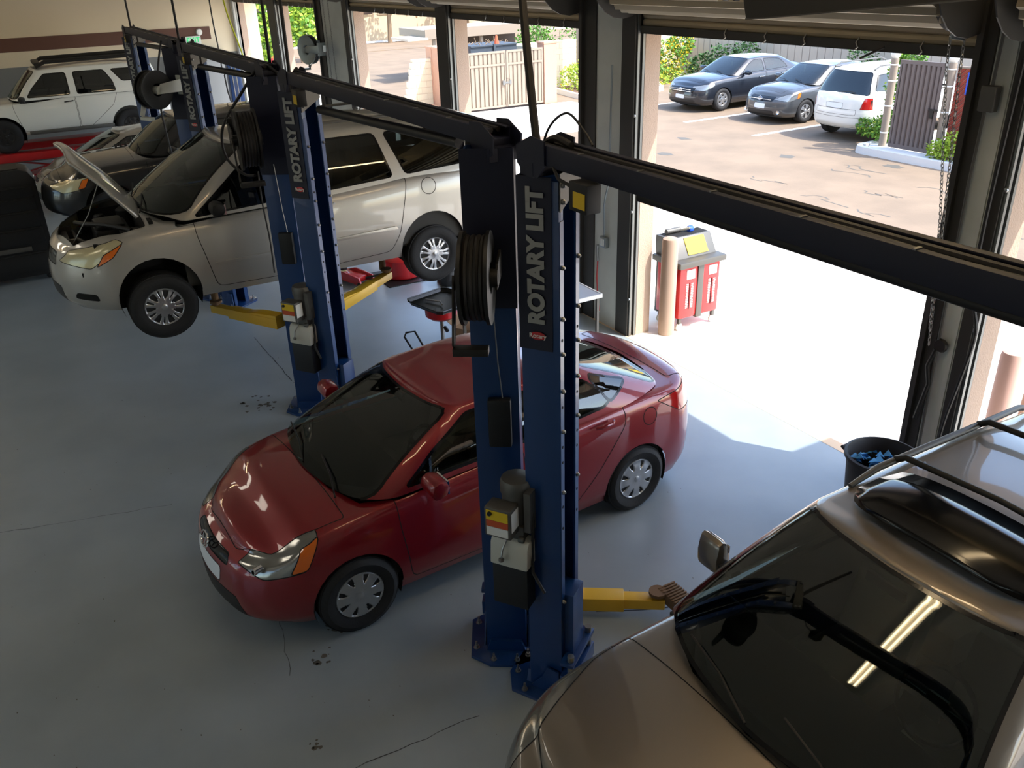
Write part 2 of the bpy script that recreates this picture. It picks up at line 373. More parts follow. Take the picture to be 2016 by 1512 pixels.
    for t, bul in ((.04, .004), (.33, .022), (.66, .024), (.93, .008)):
        row = []
        for i in range(len(gb)):
            p = Vector(gb[i]) * (1 - t) + Vector(gt[i]) * t; x = p.x + (bul if .3 < abs(p.x) else bul * abs(p.x) * 2) ; row.append((x, p.y + bul * S['gend'][i] * 1.2, p.z))
        G.append(row)
    G.append(gt)
    rc = S.get('rcrown', .05); yc = (gt[0][1] + gt[-1][1]) / 2; hy = (gt[-1][1] - gt[0][1]) / 2
    for fx, fz in ((.95, .38), (.8, .62), (.5, .9), (.2, 1.0), (0, 1.0)):
        row = []
        for i, p in enumerate(gt):
            u = max(0, 1 - ((p[1] - yc) / hy) ** 2) ** .5
            row.append((p[0] * fx, p[1], p[2] + rc * fz * (.12 + .88 * u)))
        G.append(row)
    bg = shell_bm(dense(G, S.get('gnc', 4), S.get('gnr', 4))); lay = bg.faces.layers.int['pid']
    for sg in (1, -1):
        for k, poly in enumerate(S['windows']): cut(bg, rpoly(poly, S.get('wround', .05)), 'x', 40 + k + (5 if sg < 0 else 0), lambda f, sg=sg: f.calc_center_median().x * sg > .25 and abs(f.normal.x) > .35)
    cut(bg, rpoly(S['wshield'], .06), 'y', 50, lambda f: f.normal.y < -.15 and f.calc_center_median().y < yc)
    cut(bg, rpoly(S['rglass'], .06), 'y', 51, lambda f: f.normal.y > .15 and f.calc_center_median().y > yc)
    for (ax, poly, pid) in S.get('gfeats', []): cut(bg, rpoly(poly, .06), ax, pid, lambda f: f.normal.z > .4)
    bg.normal_update(); bg.verts.index_update()
    gn = {0: ('roof', S.get('roof_paint', body), None), 50: ('windshield', 'window_glass', None), 51: ('rear_window', S.get('rear_glass', 'window_glass'), None)}
    for k in range(5): gn[40 + k] = ('side_window', S.get('side_glass', 'window_glass'), None); gn[45 + k] = gn[40 + k]
    for pid, v in S.get('gnames', {}).items(): gn[pid] = v
    split_shell(bg, gn, root)
    ribbon(bg, borders(bg, lambda a, b: True), S.get('seal', .022), .0015, 'window_seal', 'black_gloss', root)
    bg.free()
    # interior
    ci = MB(); zi = S['gbase'][0][2]; yf = S['gbase'][0][1]; yr = S['gbase'][-1][1]; fl = zu + .12
    ci.box(-hw + .1, hw - .1, yf + .25, yr - .12, fl - .03, fl)
    ci.box(-hw + .07, -hw + .1, yf + .3, yr - .2, fl, zi - .1); ci.box(hw - .1, hw - .07, yf + .3, yr - .2, fl, zi - .1)
    ci.build('cabin_tub', 'dark_fabric', root)
    MB().prism([(-.4 * hw, yf + .12), (.4 * hw, yf + .12), (hw - .24, yf + .34), (hw - .16, yf + .62), (-hw + .16, yf + .62), (-hw + .24, yf + .34)], zi - .32, zi - .03, 'z').build('dashboard', 'black_plastic', root, bevel=.02)
    seat = None; sy = yf + 1.18
    for r_, cnt in ((sy, 2), (sy + S.get('rowgap', .85), 3)) if not S.get('oneseat') else ((sy, 2),):
        for sx in (-.36, .36):
            o = MB().box(-.24, .24, -.28, .24, fl + .05, fl + .3).build('seat', 'grey_fabric', root, bevel=.05, loc=(sx, r_, 0)) if seat is None else None
            if o is None:
                o = copy_obj(seat, root); o.location = (sx, r_, 0)
            else:
                MB().prism([(.14, fl + .2), (.28, fl + .2), (.42, fl + .72), (.30, fl + .74)], -.23, .23, 'x').build('seat_back', 'grey_fabric', o, bevel=.04)
                MB().box(-.12, .12, .33, .43, fl + .75, fl + .9).build('headrest', 'grey_fabric', o, bevel=.03); seat = o
    sw = MB(); sw.lathe([(.18, -.012), (.195, 0), (.18, .012), (.168, 0)], 'z', n=28, close=True); sw.box(-.17, .17, -.02, .02, -.01, .01); sw.box(-.05, .05, -.06, .05, -.02, .012)
    o = sw.build('steering_wheel', 'black_plastic', root, smooth=True); o.location = (.36, yf + .82, zi + .02); o.rotation_euler = (radians(62), 0, 0)
    MB().box(-.11, .11, -.012, .012, -.03, .03).build('interior_mirror', 'black_plastic', root, bevel=.01, loc=(0, gt[0][1] - .06, gt[0][2] - .07))
    # wipers
    for x0, x1 in ((.1, .58), (-.52, -.02)):
        p0 = Vector((x1, yf + .04, zi + .025)); p1 = Vector((x0, yf + .10, zi + .06))
        mb = MB().tube([p0 + Vector((0, -.02, -.01)), (p0 + p1) / 2 + Vector((0, .02, .03)), p1 + Vector((0, .03, .035))], .007, 5)
        mb.build('wiper', 'black_plastic', root)
    # mirrors
    mx, my, mz = S['mirror']
    for sg in (1, -1):
        mb = MB().prism([(-.05, -.07), (.04, -.055), (.075, 0), (.055, .06), (-.01, .075), (-.06, .06), (-.075, 0)], 0, .2, 'x', T(sg * mx - (.0 if sg > 0 else .2), my, mz) )
        if S.get('bigmirror'): mb = MB().prism([(-.045, -.10), (.03, -.11), (.05, -.02), (.045, .09), (.0, .12), (-.035, .10), (-.05, 0)], 0, .17, 'x', T(sg * mx - (.0 if sg > 0 else .17), my, mz))
        o = mb.build('mirror', S.get('mirror_paint', body), root, bevel=.035)
        MB().prism([(-.03, -.06), (.05, -.06), (.04, -.02), (-.03, -.02)], sg * (mx - .1), sg * (mx + .06), 'x', T(0, my, mz)).build('mirror_arm', 'black_plastic', o, bevel=.01)
        MB().box(sg * mx + (.02 if sg > 0 else -.18), sg * mx + (.18 if sg > 0 else -.02), my + .055, my + .068, mz - .05, mz + .055).build('mirror_glass', 'chrome', o)
    # handles
    for (hy_, hz) in S.get('handles', []):
        for sg in (1, -1):
            MB().tube([(sg * (hw - .012), hy_ - .09, hz - .006), (sg * (hw + .016), hy_ - .06, hz), (sg * (hw + .016), hy_ + .06, hz + .006), (sg * (hw - .012), hy_ + .09, hz + .006)], .014, 8).build('door_handle', S.get('handle', body), root, smooth=True)
    if 'emblem' in S:
        ey, ez, er = S['emblem']; mb = MB().tube([(er * cos(2 * pi * k / 24), 0, er * .72 * sin(2 * pi * k / 24)) for k in range(25)], .007, 6)
        mb.tube([(-er * .45, 0, -er * .5), (-er * .3, 0, er * .5)], .007, 6); mb.tube([(er * .3, 0, -er * .5), (er * .45, 0, er * .5)], .007, 6); mb.tube([(-er * .35, 0, -.004), (er * .35, 0, .01)], .006, 6)
        o = mb.build('badge', 'chrome', root, smooth=True); o.location = (0, ey, ez); o.rotation_euler = (radians(S.get('embtilt', -20)), 0, 0)
    return root, parts

def spec(nose, tail, hw, wb, wr, rim, nosez, hoodz, cowlz, beltf, beltr, tailz, tz, bot=.2, c=(.05, .2, .45), cr_=(.05, .22, .42), hoodcrown=.06, deckcrown=.05, tail_in=.09, botf=None, botr=None, nose_in=.15, **kw):
    P = [(0, nose), (.5 * hw, nose + c[0]), (.82 * hw, nose + c[1]), (.965 * hw, nose + c[2]), (hw - .005, .06), (hw, wb * .33), (hw, wb * .52), (hw, wb * .75), (hw - .003, wb), (.965 * hw, tail - cr_[2]), (.83 * hw, tail - cr_[1]), (.5 * hw, tail - cr_[0]), (0, tail)]
    bf = botf or bot; br = botr or bot
    S = dict(plan=P, endw=[-1, -1, -.75, -.25, 0, 0, 0, 0, 0, .25, .75, 1, 1], hw=hw, wb=wb, wr=wr, rim=rim, arch=wr + .035, track=hw - .115,
             shoulder=[nosez, nosez + .01, nosez + .04, hoodz[0], hoodz[1], cowlz, beltf, (beltf + beltr) / 2, beltr, tailz[0], tailz[1], tailz[2], tz],
             bottom=[bf, bf, bf, bf - .0, bot, bot, bot, bot, bot, br, br, br, br],
             crown=[0, hoodcrown * .8, hoodcrown, hoodcrown, hoodcrown, hoodcrown, hoodcrown, hoodcrown, deckcrown, deckcrown, deckcrown, deckcrown * .8, 0],
             levels=[0, .16, .42, .70, .90, 1.0], inset=[(.07, .10, .08), (.02, .01, .01), (0, 0, 0), (.014, .02, .01), (.04, nose_in * .45, tail_in * .45), (.085, nose_in, tail_in)],
             style='five', mirror=(hw + .01, wb * .27, cowlz + .06))
    S.update(kw); return S
def green(yc, ycr, zc, zb, hwb, yt, ytr, zt, ztr, hwt, base_round=(.05, .16, .42), rear_round=(.06, .18, .42), top_round=(.02, .07, .2)):
    b, r, t = base_round, rear_round, top_round
    gb = [(0, yc, zc), (.5 * hwb, yc + b[0], zc), (.86 * hwb, yc + b[1], zc - .005), (hwb, yc + b[2], zb[0]), (hwb, yc + (ycr - yc) * .42, zb[0] + (zb[1] - zb[0]) * .3), (hwb, yc + (ycr - yc) * .66, zb[0] + (zb[1] - zb[0]) * .7), (hwb, ycr - r[2], zb[1]), (.86 * hwb, ycr - r[1], zb[2]), (.5 * hwb, ycr - r[0], zb[2]), (0, ycr, zb[2])]
    gt = [(0, yt, zt), (.5 * hwt, yt + t[0], zt), (.86 * hwt, yt + t[1], zt - .005), (hwt, yt + t[2], zt - .02), (hwt, yt + (ytr - yt) * .45, (zt + ztr) / 2), (hwt, yt + (ytr - yt) * .66, (zt + ztr) / 2), (hwt, ytr - t[2], ztr - .02), (.86 * hwt, ytr - t[1], ztr - .005), (.5 * hwt, ytr - t[0], ztr), (0, ytr, ztr)]
    return dict(gbase=gb, gtop=gt, gend=[-1, -1, -.6, 0, 0, 0, 0, .6, 1, 1])
def cabpoly(S, d=.012):
    g = [(x - d if x > 0 else x, y) for x, y, z in S['gbase']]; g[0] = (0, g[0][1] + d); g[-1] = (0, g[-1][1] - d)
    return g + [(-x, y) for x, y in g[-2:0:-1]]
LIGHTS = {60: ('headlight', 'lamp_bowl', 'clear headlamp'), 61: ('headlight', 'lamp_bowl', 'clear headlamp'), 62: ('turn_signal', 'amber_lens', 'amber turn signal'), 63: ('turn_signal', 'amber_lens', 'amber turn signal'), 64: ('tail_light', 'red_lens', 'red tail lamp'),
          65: ('tail_light', 'red_lens', 'red tail lamp'), 70: ('grille', 'black_gloss', None), 71: ('lower_grille', 'black_plastic', None), 72: ('licence_plate', 'plate_white', None)}
def names(S, **more):
    d = dict(LIGHTS); d[73] = ('hood', S['paint'], None); d[74] = ('trunk_lid', S['paint'], None); d.update({int(k[1:]): v for k, v in more.items()}); S['names'] = d

# --- red four-door saloon between the second pair of posts
def saloon(paint_, style='eight'):
    S = spec(-.83, 3.46, .85, 2.57, .305, .195, .69, (.84, .90), .945, .975, 1.03, (1.02, 1.03, 1.01), 1.0, bot=.19, c=(.06, .25, .52), cr_=(.05, .20, .42), hoodcrown=.08, style=style, hub='alloy', paint=paint_)
    S.update(green(-.02, 3.05, .985, (.955, 1.02, 1.05), .775, .87, 2.20, 1.395, 1.385, .57, rear_round=(.05, .16, .62)))
    S['cabin'] = cabpoly(S); S['rcrown'] = .05; S['rowgap'] = .7
    S['windows'] = [[(.46, 1.0), (1.36, 1.02), (1.36, 1.34), (1.06, 1.335), (.72, 1.17)], [(1.44, 1.02), (2.26, 1.07), (2.34, 1.12), (2.14, 1.29), (1.95, 1.345), (1.44, 1.35)], [(2.32, 1.09), (2.56, 1.19), (2.22, 1.31), (2.20, 1.28)]]
    S['wround'] = .04; S['wshield'] = [(-.72, .975), (.72, .975), (.54, 1.38), (-.54, 1.38)]; S['rglass'] = [(-.66, 1.06), (.66, 1.06), (.50, 1.37), (-.50, 1.37)]
    S['doors'] = [[(.42, .27), (1.40, .25), (1.41, 1.2), (.36, 1.2), (.36, .75)], [(1.43, .25), (1.86, .26), (2.15, .56), (2.45, .90), (2.40, 1.2), (1.44, 1.2)]]
    S['fuel'] = (1, 2.70, .87, .075)
    S['side_feats'] = [('x', [(-.76, .70), (-.60, .60), (-.34, .655), (-.20, .885), (-.45, .84)], 60), ('x', [(2.80, .97), (3.05, .81), (3.6, .76), (3.6, .98), (3.2, 1.0)], 64), ('x', [(-.44, .64), (-.33, .66), (-.21, .86), (-.34, .80)], 62)]
    S['feats'] = [('y', [(-.34, .60), (.34, .60), (.30, .66), (-.30, .66)], 70, -1), ('y', [(-.52, .24), (.52, .24), (.46, .42), (-.46, .42)], 71, -1), ('y', [(-.26, .44), (.26, .44), (.26, .56), (-.26, .56)], 72, -1), ('z', [(-.69, -.20), (-.58, -.50), (-.30, -.66), (.30, -.66), (.58, -.50), (.69, -.20), (.72, -.0), (-.72, -.0)], 73, 1), ('z', [(-.60, 3.07), (.60, 3.07), (.60, 3.28), (-.60, 3.28)], 74, 1)]
    names(S); S['mirror'] = (.84, .60, 1.05); S['handles'] = [(1.22, .90), (2.20, .96)]; S['handle'] = paint_; S['emblem'] = (-.80, .655, .075)
    return S
S = saloon('red_paint')
red_car, _ = car('sedan', 'shiny red four-door sedan parked on the floor between the blue lift posts', 'car', S, (-5.58, 1.33, 0), .063)
text_mesh('headlight_bulb', 'o', .1, 'chrome', red_car, frame((.62, -.62, .69), (1, .3, 0), (0, .2, 1), (.3, -1, 0)), .03)

# --- silver minivan raised on the third lift, hood up
S = spec(-.92, 4.12, .975, 3.03, .335, .205, .86, (.95, 1.0), 1.03, 1.06, 1.14, (1.14, 1.12, 1.08), 1.06, bot=.25, c=(.07, .28, .55), cr_=(.04, .14, .36), hoodcrown=.10, tail_in=.05, style='twin', paint='silver_paint', droop=.11, tw=.21)
S['arch'] = .40; S['archdz'] = .0
S.update(green(-.02, 4.0, 1.10, (1.04, 1.13, 1.10), .895, .92, 3.72, 1.69, 1.68, .66, base_round=(.06, .20, .40), rear_round=(.03, .12, .34)))
S['cabin'] = cabpoly(S); S['rcrown'] = .06; S['rowgap'] = 1.0
S['windows'] = [[(.46, 1.065), (1.52, 1.12), (1.52, 1.60), (1.24, 1.60), (.96, 1.44)], [(1.66, 1.12), (2.62, 1.17), (2.50, 1.62), (1.66, 1.62)], [(2.78, 1.18), (3.62, 1.22), (3.50, 1.50), (3.28, 1.60), (2.62, 1.62)]]
S['wshield'] = [(-.87, 1.11), (.87, 1.11), (.66, 1.67), (-.66, 1.67)]; S['rglass'] = [(-.72, 1.16), (.72, 1.16), (.58, 1.62), (-.58, 1.62)]
S['doors'] = [[(.56, .33), (1.58, .31), (1.60, 1.3), (.44, 1.3), (.44, .9)], [(1.62, .31), (2.50, .35), (2.62, .55), (2.76, 1.1), (2.74, 1.3), (1.62, 1.3)]]
S['fuel'] = (1, 3.02, 1.02, .09)
S['side_feats'] = [('x', [(-.82, .74), (-.57, .70), (-.24, .93), (-.30, .96), (-.72, .84)], 60), ('x', [(-.52, .715), (-.36, .80), (-.25, .92), (-.44, .83)], 62), ('x', [(3.92, .95), (4.2, .95), (4.2, 1.4), (3.98, 1.3)], 64), ('x', [(.26, 1.0), (.60, 1.02), (.56, 1.3), (.3, 1.06)], 66), ('x', [(-.76, .39), (-.56, .37), (-.58, .44), (-.74, .45)], 68)]
S['feats'] = [('y', [(-.40, .68), (.40, .68), (.36, .80), (-.36, .80)], 70, -1), ('y', [(-.5, .30), (.5, .30), (.46, .48), (-.46, .48)], 71, -1),
              ('z', [(-.80, .0), (-.80, -.25), (-.55, -.66), (0, -.76), (.55, -.66), (.80, -.25), (.80, .0)], 73, 1)]
names(S, k60=('headlight', 'headlamp_haze', 'yellowed headlamp'), k61=('headlight', 'headlamp_haze', 'yellowed headlamp'), k68=('fog_recess', 'dark_liner', None), k69=('fog_recess', 'dark_liner', None), k66=('quarter_trim', 'black_gloss', 'black mirror trim'), k67=('quarter_trim', 'black_gloss', 'black mirror trim'))
S['mirror'] = (.97, .66, 1.15); S['mirror_paint'] = 'black_plastic'; S['handles'] = [(1.40, .98), (1.80, .99)]; S['handle'] = 'silver_paint'; S['side_glass'] = 'dark_glass'; S['rear_glass'] = 'dark_glass'
VZ = 1.04
van, vp = car('minivan', 'silver minivan raised on a blue lift with its hood open', 'car', S, (-9.84, .98, VZ), 0)
hood = vp[73]; me = hood.data; hinge = Vector((0, .06, 1.10)); me.transform(Matrix.Translation(-hinge)); hood.location = hinge; hood.rotation_euler = (radians(-60), 0, 0); hood.scale = (1, 1.12, 1)
sm = hood.modifiers.new('thick', 'SOLIDIFY'); sm.thickness = .03; sm.offset = -1
MB().box(-.78, .78, -.66, .06, .62, .66).box(-.78, .78, .04, .08, .62, 1.06).box(-.80, -.76, -.5, .06, .62, .92).box(.76, .80, -.5, .06, .62, .92).build('engine_bay', 'dark_liner', van)
MB().box(-.30, .22, -.42, -.08, .66, .90).box(-.26, .18, -.40, -.12, .90, .94).build('engine_cover', 'black_plastic', van, bevel=.03)
MB().box(.42, .66, -.42, -.22, .66, .86).box(.46, .49, -.40, -.37, .86, .89).box(.60, .63, -.40, -.37, .86, .89).build('battery', 'dull_steel', van, bevel=.01)
MB().lathe([(.07, 0), (.07, .16), (.05, .2)], 'z', (-.55, -.3, .7)).build('filler_neck', 'dark_steel', van, smooth=True)
MB().box(.24, .50, -.20, .0, .70, .90).build('air_box', 'dark_steel', van, bevel=.015)
for q in (.64, -.64): MB().lathe([(.09, 0), (.10, .2), (.06, .23)], 'z', (q, -.02, .7)).build('strut_tower', 'dark_steel', van, smooth=True)
MB().tube([(-.5, -.55, .86), (-.1, -.5, .93), (.2, -.3, .95), (.45, -.1, .92)], .025, 8).tube([(.5, -.58, .78), (.3, -.55, .84), (.0, -.6, .82), (-.4, -.6, .8)], .02, 8).build('coolant_hose', 'hose_black', van, smooth=True)
MB().box(-.62, .62, -.72, -.66, .76, .80).box(.1, .13, -.74, -.60, .66, .84).box(-.5, -.47, -.74, -.60, .66, .84).build('radiator_support', 'dull_steel', van)
MB().tube([(.34, -.66, .84), (.36, -.45, 1.12), (.35, -.30, 1.40)], .006, 6).build('hood_prop', 'steel', van)
for sg in (1, -1):
    mb = MB().prism([(.62, .56), (1.52, .57), (1.52, .61), (.56, .595)], sg * .972, sg * .992, 'x'); mb.build('side_molding', 'silver_paint', van, bevel=.006)
    mb = MB().prism([(1.66, .58), (2.60, .60), (2.56, .64), (1.66, .615)], sg * .972, sg * .992, 'x'); mb.build('side_molding', 'silver_paint', van, bevel=.006)
    MB().tube([(sg * .60, 1.3, 1.72), (sg * .60, 1.5, 1.775), (sg * .60, 3.2, 1.775), (sg * .60, 3.4, 1.72)], .016, 8).build('roof_rail', 'dull_steel', van, smooth=True)
for yy in (1.7, 2.9):
    MB().tube([(-.60, yy, 1.775), (-.5, yy, 1.80), (.5, yy, 1.80), (.60, yy, 1.775)], .014, 8).build('roof_crossbar', 'dark_steel', van, smooth=True)
MB().prism([(3.62, 1.66), (3.84, 1.64), (3.84, 1.66), (3.62, 1.72)], -.6, .6, 'x').build('rear_spoiler', 'silver_paint', van, bevel=.015)

# --- bronze sport utility vehicle closest to the camera
S = spec(-.93, 3.78, .945, 2.72, .36, .235, .93, (1.0, 1.04), 1.08, 1.13, 1.17, (1.16, 1.14, 1.1), 1.08, bot=.27, c=(.06, .24, .55), cr_=(.05, .16, .36), hoodcrown=.09, tail_in=.05, style='ten', paint='bronze_paint', nose_in=.20)
S.update(green(.12, 3.60, 1.165, (1.10, 1.16, 1.12), .875, 1.02, 3.22, 1.685, 1.67, .63, base_round=(.07, .22, .36), rear_round=(.03, .12, .34)))
S['cabin'] = cabpoly(S); S['rcrown'] = .055; S['rowgap'] = .9; S['nc'] = 8; S['nr'] = 5; S['gnc'] = 7; S['gnr'] = 5
S['windows'] = [[(.72, 1.15), (1.58, 1.18), (1.58, 1.60), (1.32, 1.60), (1.0, 1.42)], [(1.68, 1.18), (2.52, 1.21), (2.52, 1.60), (1.68, 1.61)], [(2.62, 1.21), (3.20, 1.24), (2.98, 1.56), (2.62, 1.60)]]
S['wshield'] = [(-.82, 1.17), (.82, 1.17), (.60, 1.675), (-.60, 1.675)]; S['rglass'] = [(-.72, 1.18), (.72, 1.18), (.56, 1.6), (-.56, 1.6)]
S['doors'] = [[(.46, .33), (1.62, .31), (1.62, 1.3), (.46, 1.3)], [(1.64, .31), (2.36, .35), (2.66, .8), (2.66, 1.3), (1.64, 1.3)]]
S['side_feats'] = [('x', [(-.93, .78), (-.55, .74), (-.06, .95), (.02, 1.045), (-.85, 1.01)], 60, .62), ('x', [(3.5, .9), (3.9, .9), (3.9, 1.2), (3.5, 1.12)], 64)]
S['feats'] = [('y', [(-.36, .66), (.36, .66), (.42, .86), (-.42, .86)], 70, -1), ('y', [(-.5, .34), (.5, .34), (.46, .5), (-.46, .5)], 71, -1), ('z', [(-.85, .12), (-.83, -.12), (-.64, -.58), (-.25, -.77), (.25, -.77), (.64, -.58), (.83, -.12), (.85, .12)], 73, 1)]
S['gfeats'] = [('z', [(-.42, 1.45), (.42, 1.45), (.42, 1.70), (-.42, 1.70)], 52)]; S['gnames'] = {52: ('sunroof_glass', 'black_gloss', 'dark sunroof glass')}
names(S); S['mirror'] = (.92, .83, 1.22); S['bigmirror'] = 1; S['handles'] = [(1.4, 1.0), (2.3, 1.02)]; S['handle'] = 'bronze_paint'; S['side_glass'] = 'dark_glass'
suv, _ = car('sport_utility_vehicle', 'bronze sport utility vehicle in the near corner with roof crossbars', 'car', S, (-1.93, 2.10, 0), 0)
mb = MB(); N = 14                                                     # sunroof wind deflector: a curved smoked visor with rounded ends
vs = []; fs = []
for j, (yy, zz, sc) in enumerate(((1.20, 1.750, .98), (1.225, 1.774, 1.02), (1.36, 1.794, 1.04), (1.52, 1.802, 1.03), (1.68, 1.795, .99))):
    for k in range(N + 1):
        u = k / N * 2 - 1; e = abs(u) ** 5; vs.append((u * .50 * sc, yy + e * (.10 if j < 2 else -.0), zz - .026 * u * u - e * .03))
for j in range(4):
    for k in range(N): fs.append((j * (N + 1) + k, j * (N + 1) + k + 1, (j + 1) * (N + 1) + k + 1, (j + 1) * (N + 1) + k))
o = mb.add(vs, fs).build('wind_deflector', 'black_gloss', suv, smooth=True); md = o.modifiers.new('t', 'SOLIDIFY'); md.thickness = .004
for sg in (1, -1):
    MB().tube([(sg * .60, 1.40, 1.69), (sg * .60, 1.62, 1.735), (sg * .60, 2.9, 1.735), (sg * .60, 3.08, 1.68)], [.014, .02, .02, .014], 10).build('roof_rail', 'dull_steel', suv, smooth=True)
for yy in (1.76, 2.50):
    MB().tube([(-.60, yy, 1.74), (-.54, yy, 1.78), (0, yy, 1.805), (.54, yy, 1.78), (.60, yy, 1.74)], [.022, .019, .017, .019, .022], 10).build('roof_crossbar', 'dark_steel', suv, smooth=True)

# --- white sport utility vehicle on the red rack
S = spec(-.80, 3.70, .88, 2.68, .36, .2, .93, (1.0, 1.02), 1.05, 1.09, 1.10, (1.10, 1.09, 1.05), 1.02, bot=.36, c=(.04, .14, .35), cr_=(.03, .10, .3), hoodcrown=.05, tail_in=.04, style='six', hub='dark_steel', paint='white_paint')
S['arch'] = .43
S.update(green(.25, 3.60, 1.10, (1.08, 1.10, 1.08), .82, .86, 3.40, 1.70, 1.70, .66, base_round=(.04, .10, .26), rear_round=(.02, .08, .26), top_round=(.02, .05, .14)))
S['cabin'] = cabpoly(S); S['rcrown'] = .045
S['windows'] = [[(.62, 1.14), (1.50, 1.14), (1.50, 1.60), (1.06, 1.60), (.76, 1.32)], [(1.66, 1.14), (2.48, 1.14), (2.44, 1.36), (2.30, 1.60), (1.66, 1.60)], [(2.66, 1.34), (3.4, 1.34), (3.34, 1.60), (2.46, 1.60)]]
S['wshield'] = [(-.76, 1.13), (.76, 1.13), (.62, 1.66), (-.62, 1.66)]; S['rglass'] = [(-.7, 1.14), (.7, 1.14), (.58, 1.62), (-.58, 1.62)]
S['doors'] = [[(.42, .44), (1.57, .42), (1.57, 1.3), (.30, 1.3), (.30, .9)], [(1.59, .42), (2.15, .44), (2.36, .85), (2.58, 1.02), (2.56, 1.3), (1.59, 1.3)]]
S['side_feats'] = [('x', [(-.8, .78), (-.5, .78), (-.45, .95), (-.8, .95)], 60), ('x', [(3.5, .8), (3.8, .8), (3.8, 1.1), (3.5, 1.1)], 64)]; S['feats'] = []
names(S); S['mirror'] = (.90, .50, 1.12); S['mirror_paint'] = 'black_plastic'; S['handles'] = [(1.44, 1.0), (2.36, 1.28)]; S['handle'] = 'black_plastic'; S['side_glass'] = 'dark_glass'
S['rowgap'] = .85
pf, _ = car('sport_utility_vehicle', 'white boxy sport utility vehicle on the red rack by the far wall', 'car', S, (-23.55, .01, .77), 0)
for sg in (1, -1):
    MB().tube([(sg * .58, .95, 1.74), (sg * .60, 1.15, 1.84), (sg * .60, 3.0, 1.86), (sg * .58, 3.2, 1.76)], [.03, .045, .045, .03], 8).build('roof_rail', 'dark_steel', pf, smooth=True)
    MB().prism([(.50, .36), (2.28, .36), (2.28, .44), (.50, .44)], sg * .86, sg * .93, 'x').build('running_board', 'dull_steel', pf, bevel=.015)
MB().box(-.60, .60, .93, 1.08, 1.76, 1.83).build('roof_rack_fairing', 'dark_steel', pf, bevel=.03)

# --- black wagon raised on the fourth lift, three vents in the hood
S = spec(-.88, 3.60, .87, 2.6, .32, .2, .70, (.86, .90), .94, .98, 1.02, (1.02, 1.02, 1.0), .98, bot=.22, c=(.06, .25, .52), hoodcrown=.07, tail_in=.05, style='five', paint='black_paint', droop=.08)
S.update(green(.50, 3.5, .985, (.96, 1.01, 1.0), .80, 1.15, 3.25, 1.45, 1.43, .60))
S['cabin'] = cabpoly(S); S['windows'] = [[(.98, 1.02), (1.66, 1.03), (1.66, 1.38), (1.36, 1.38)], [(1.74, 1.03), (2.46, 1.05), (2.44, 1.38), (1.74, 1.39)], [(2.56, 1.06), (3.1, 1.09), (2.98, 1.34), (2.56, 1.38)]]
S['wshield'] = [(-.74, .99), (.74, .99), (.56, 1.44), (-.56, 1.44)]; S['rglass'] = [(-.66, 1.05), (.66, 1.05), (.50, 1.4), (-.50, 1.4)]
S['doors'] = [[(.60, .28), (1.68, .27), (1.69, 1.2), (.62, 1.2)], [(1.71, .27), (2.2, .28), (2.5, .8), (2.5, 1.2), (1.72, 1.2)]]
S['side_feats'] = [('x', [(-.76, .66), (-.60, .58), (-.30, .64), (-.20, .80), (-.5, .76)], 60), ('x', [(-.40, .63), (-.30, .645), (-.22, .78), (-.32, .76)], 62), ('x', [(3.1, .85), (3.8, .8), (3.8, 1.0), (3.1, 1.0)], 64)]
S['feats'] = [('z', [(-.70, .46), (-.68, -.20), (-.50, -.58), (.50, -.58), (.68, -.20), (.70, .46)], 73, 1)]
names(S, k60=('headlight', 'headlamp_haze', None), k61=('headlight', 'headlamp_haze', None)); S['mirror'] = (.86, 1.0, 1.04); S['side_glass'] = 'dark_glass'; S['handles'] = [(1.5, .9), (2.3, .94)]; S['handle'] = 'black_paint'
wag, _ = car('station_wagon', 'glossy black wagon with hood vents raised behind the silver minivan', 'car', S, (-15.0, 1.14, .85), 0)
for k in range(3):
    MB().prism([(-.62 + k * .0, .36 + k * .075), (-.30, .33 + k * .075), (-.30, .365 + k * .075), (-.62, .395 + k * .075)], .955, .985, 'z').build('hood_vent', 'dark_liner', wag)
# --- tan saloon beyond it
S = saloon('tan_paint', 'five')
car('sedan', 'tan sedan mostly hidden behind the raised black wagon', 'car', S, (-20.2, 1.1, 0), 0)

# --- three cars parked outside
S = spec(-.95, 3.9, .92, 2.78, .33, .215, .74, (.86, .92), .965, 1.0, 1.03, (1.05, 1.06, 1.06), 1.05, bot=.2, hoodcrown=.08, style='six', paint='darkblue_paint')
S.update(green(.28, 3.38, .99, (.96, 1.02, 1.07), .83, 1.12, 2.66, 1.41, 1.40, .60, rear_round=(.05, .16, .55)))
S['cabin'] = cabpoly(S); S['windows'] = [[(.80, 1.03), (1.72, 1.04), (1.72, 1.36), (1.42, 1.36), (1.12, 1.24)], [(1.80, 1.04), (2.72, 1.08), (2.50, 1.32), (2.30, 1.36), (1.80, 1.37)]]
S['wshield'] = [(-.76, 1.0), (.76, 1.0), (.57, 1.40), (-.57, 1.40)]; S['rglass'] = [(-.7, 1.08), (.7, 1.08), (.53, 1.38), (-.53, 1.38)]
S['doors'] = [[(.62, .28), (1.75, .27), (1.76, 1.2), (.62, 1.2)], [(1.78, .27), (2.3, .28), (2.6, .8), (2.66, 1.2), (1.79, 1.2)]]
S['side_feats'] = [('x', [(-.92, .68), (-.70, .62), (-.34, .74), (-.30, .84), (-.6, .80)], 60), ('x', [(3.3, .85), (4.0, .8), (4.0, 1.0), (3.4, 1.0)], 64)]
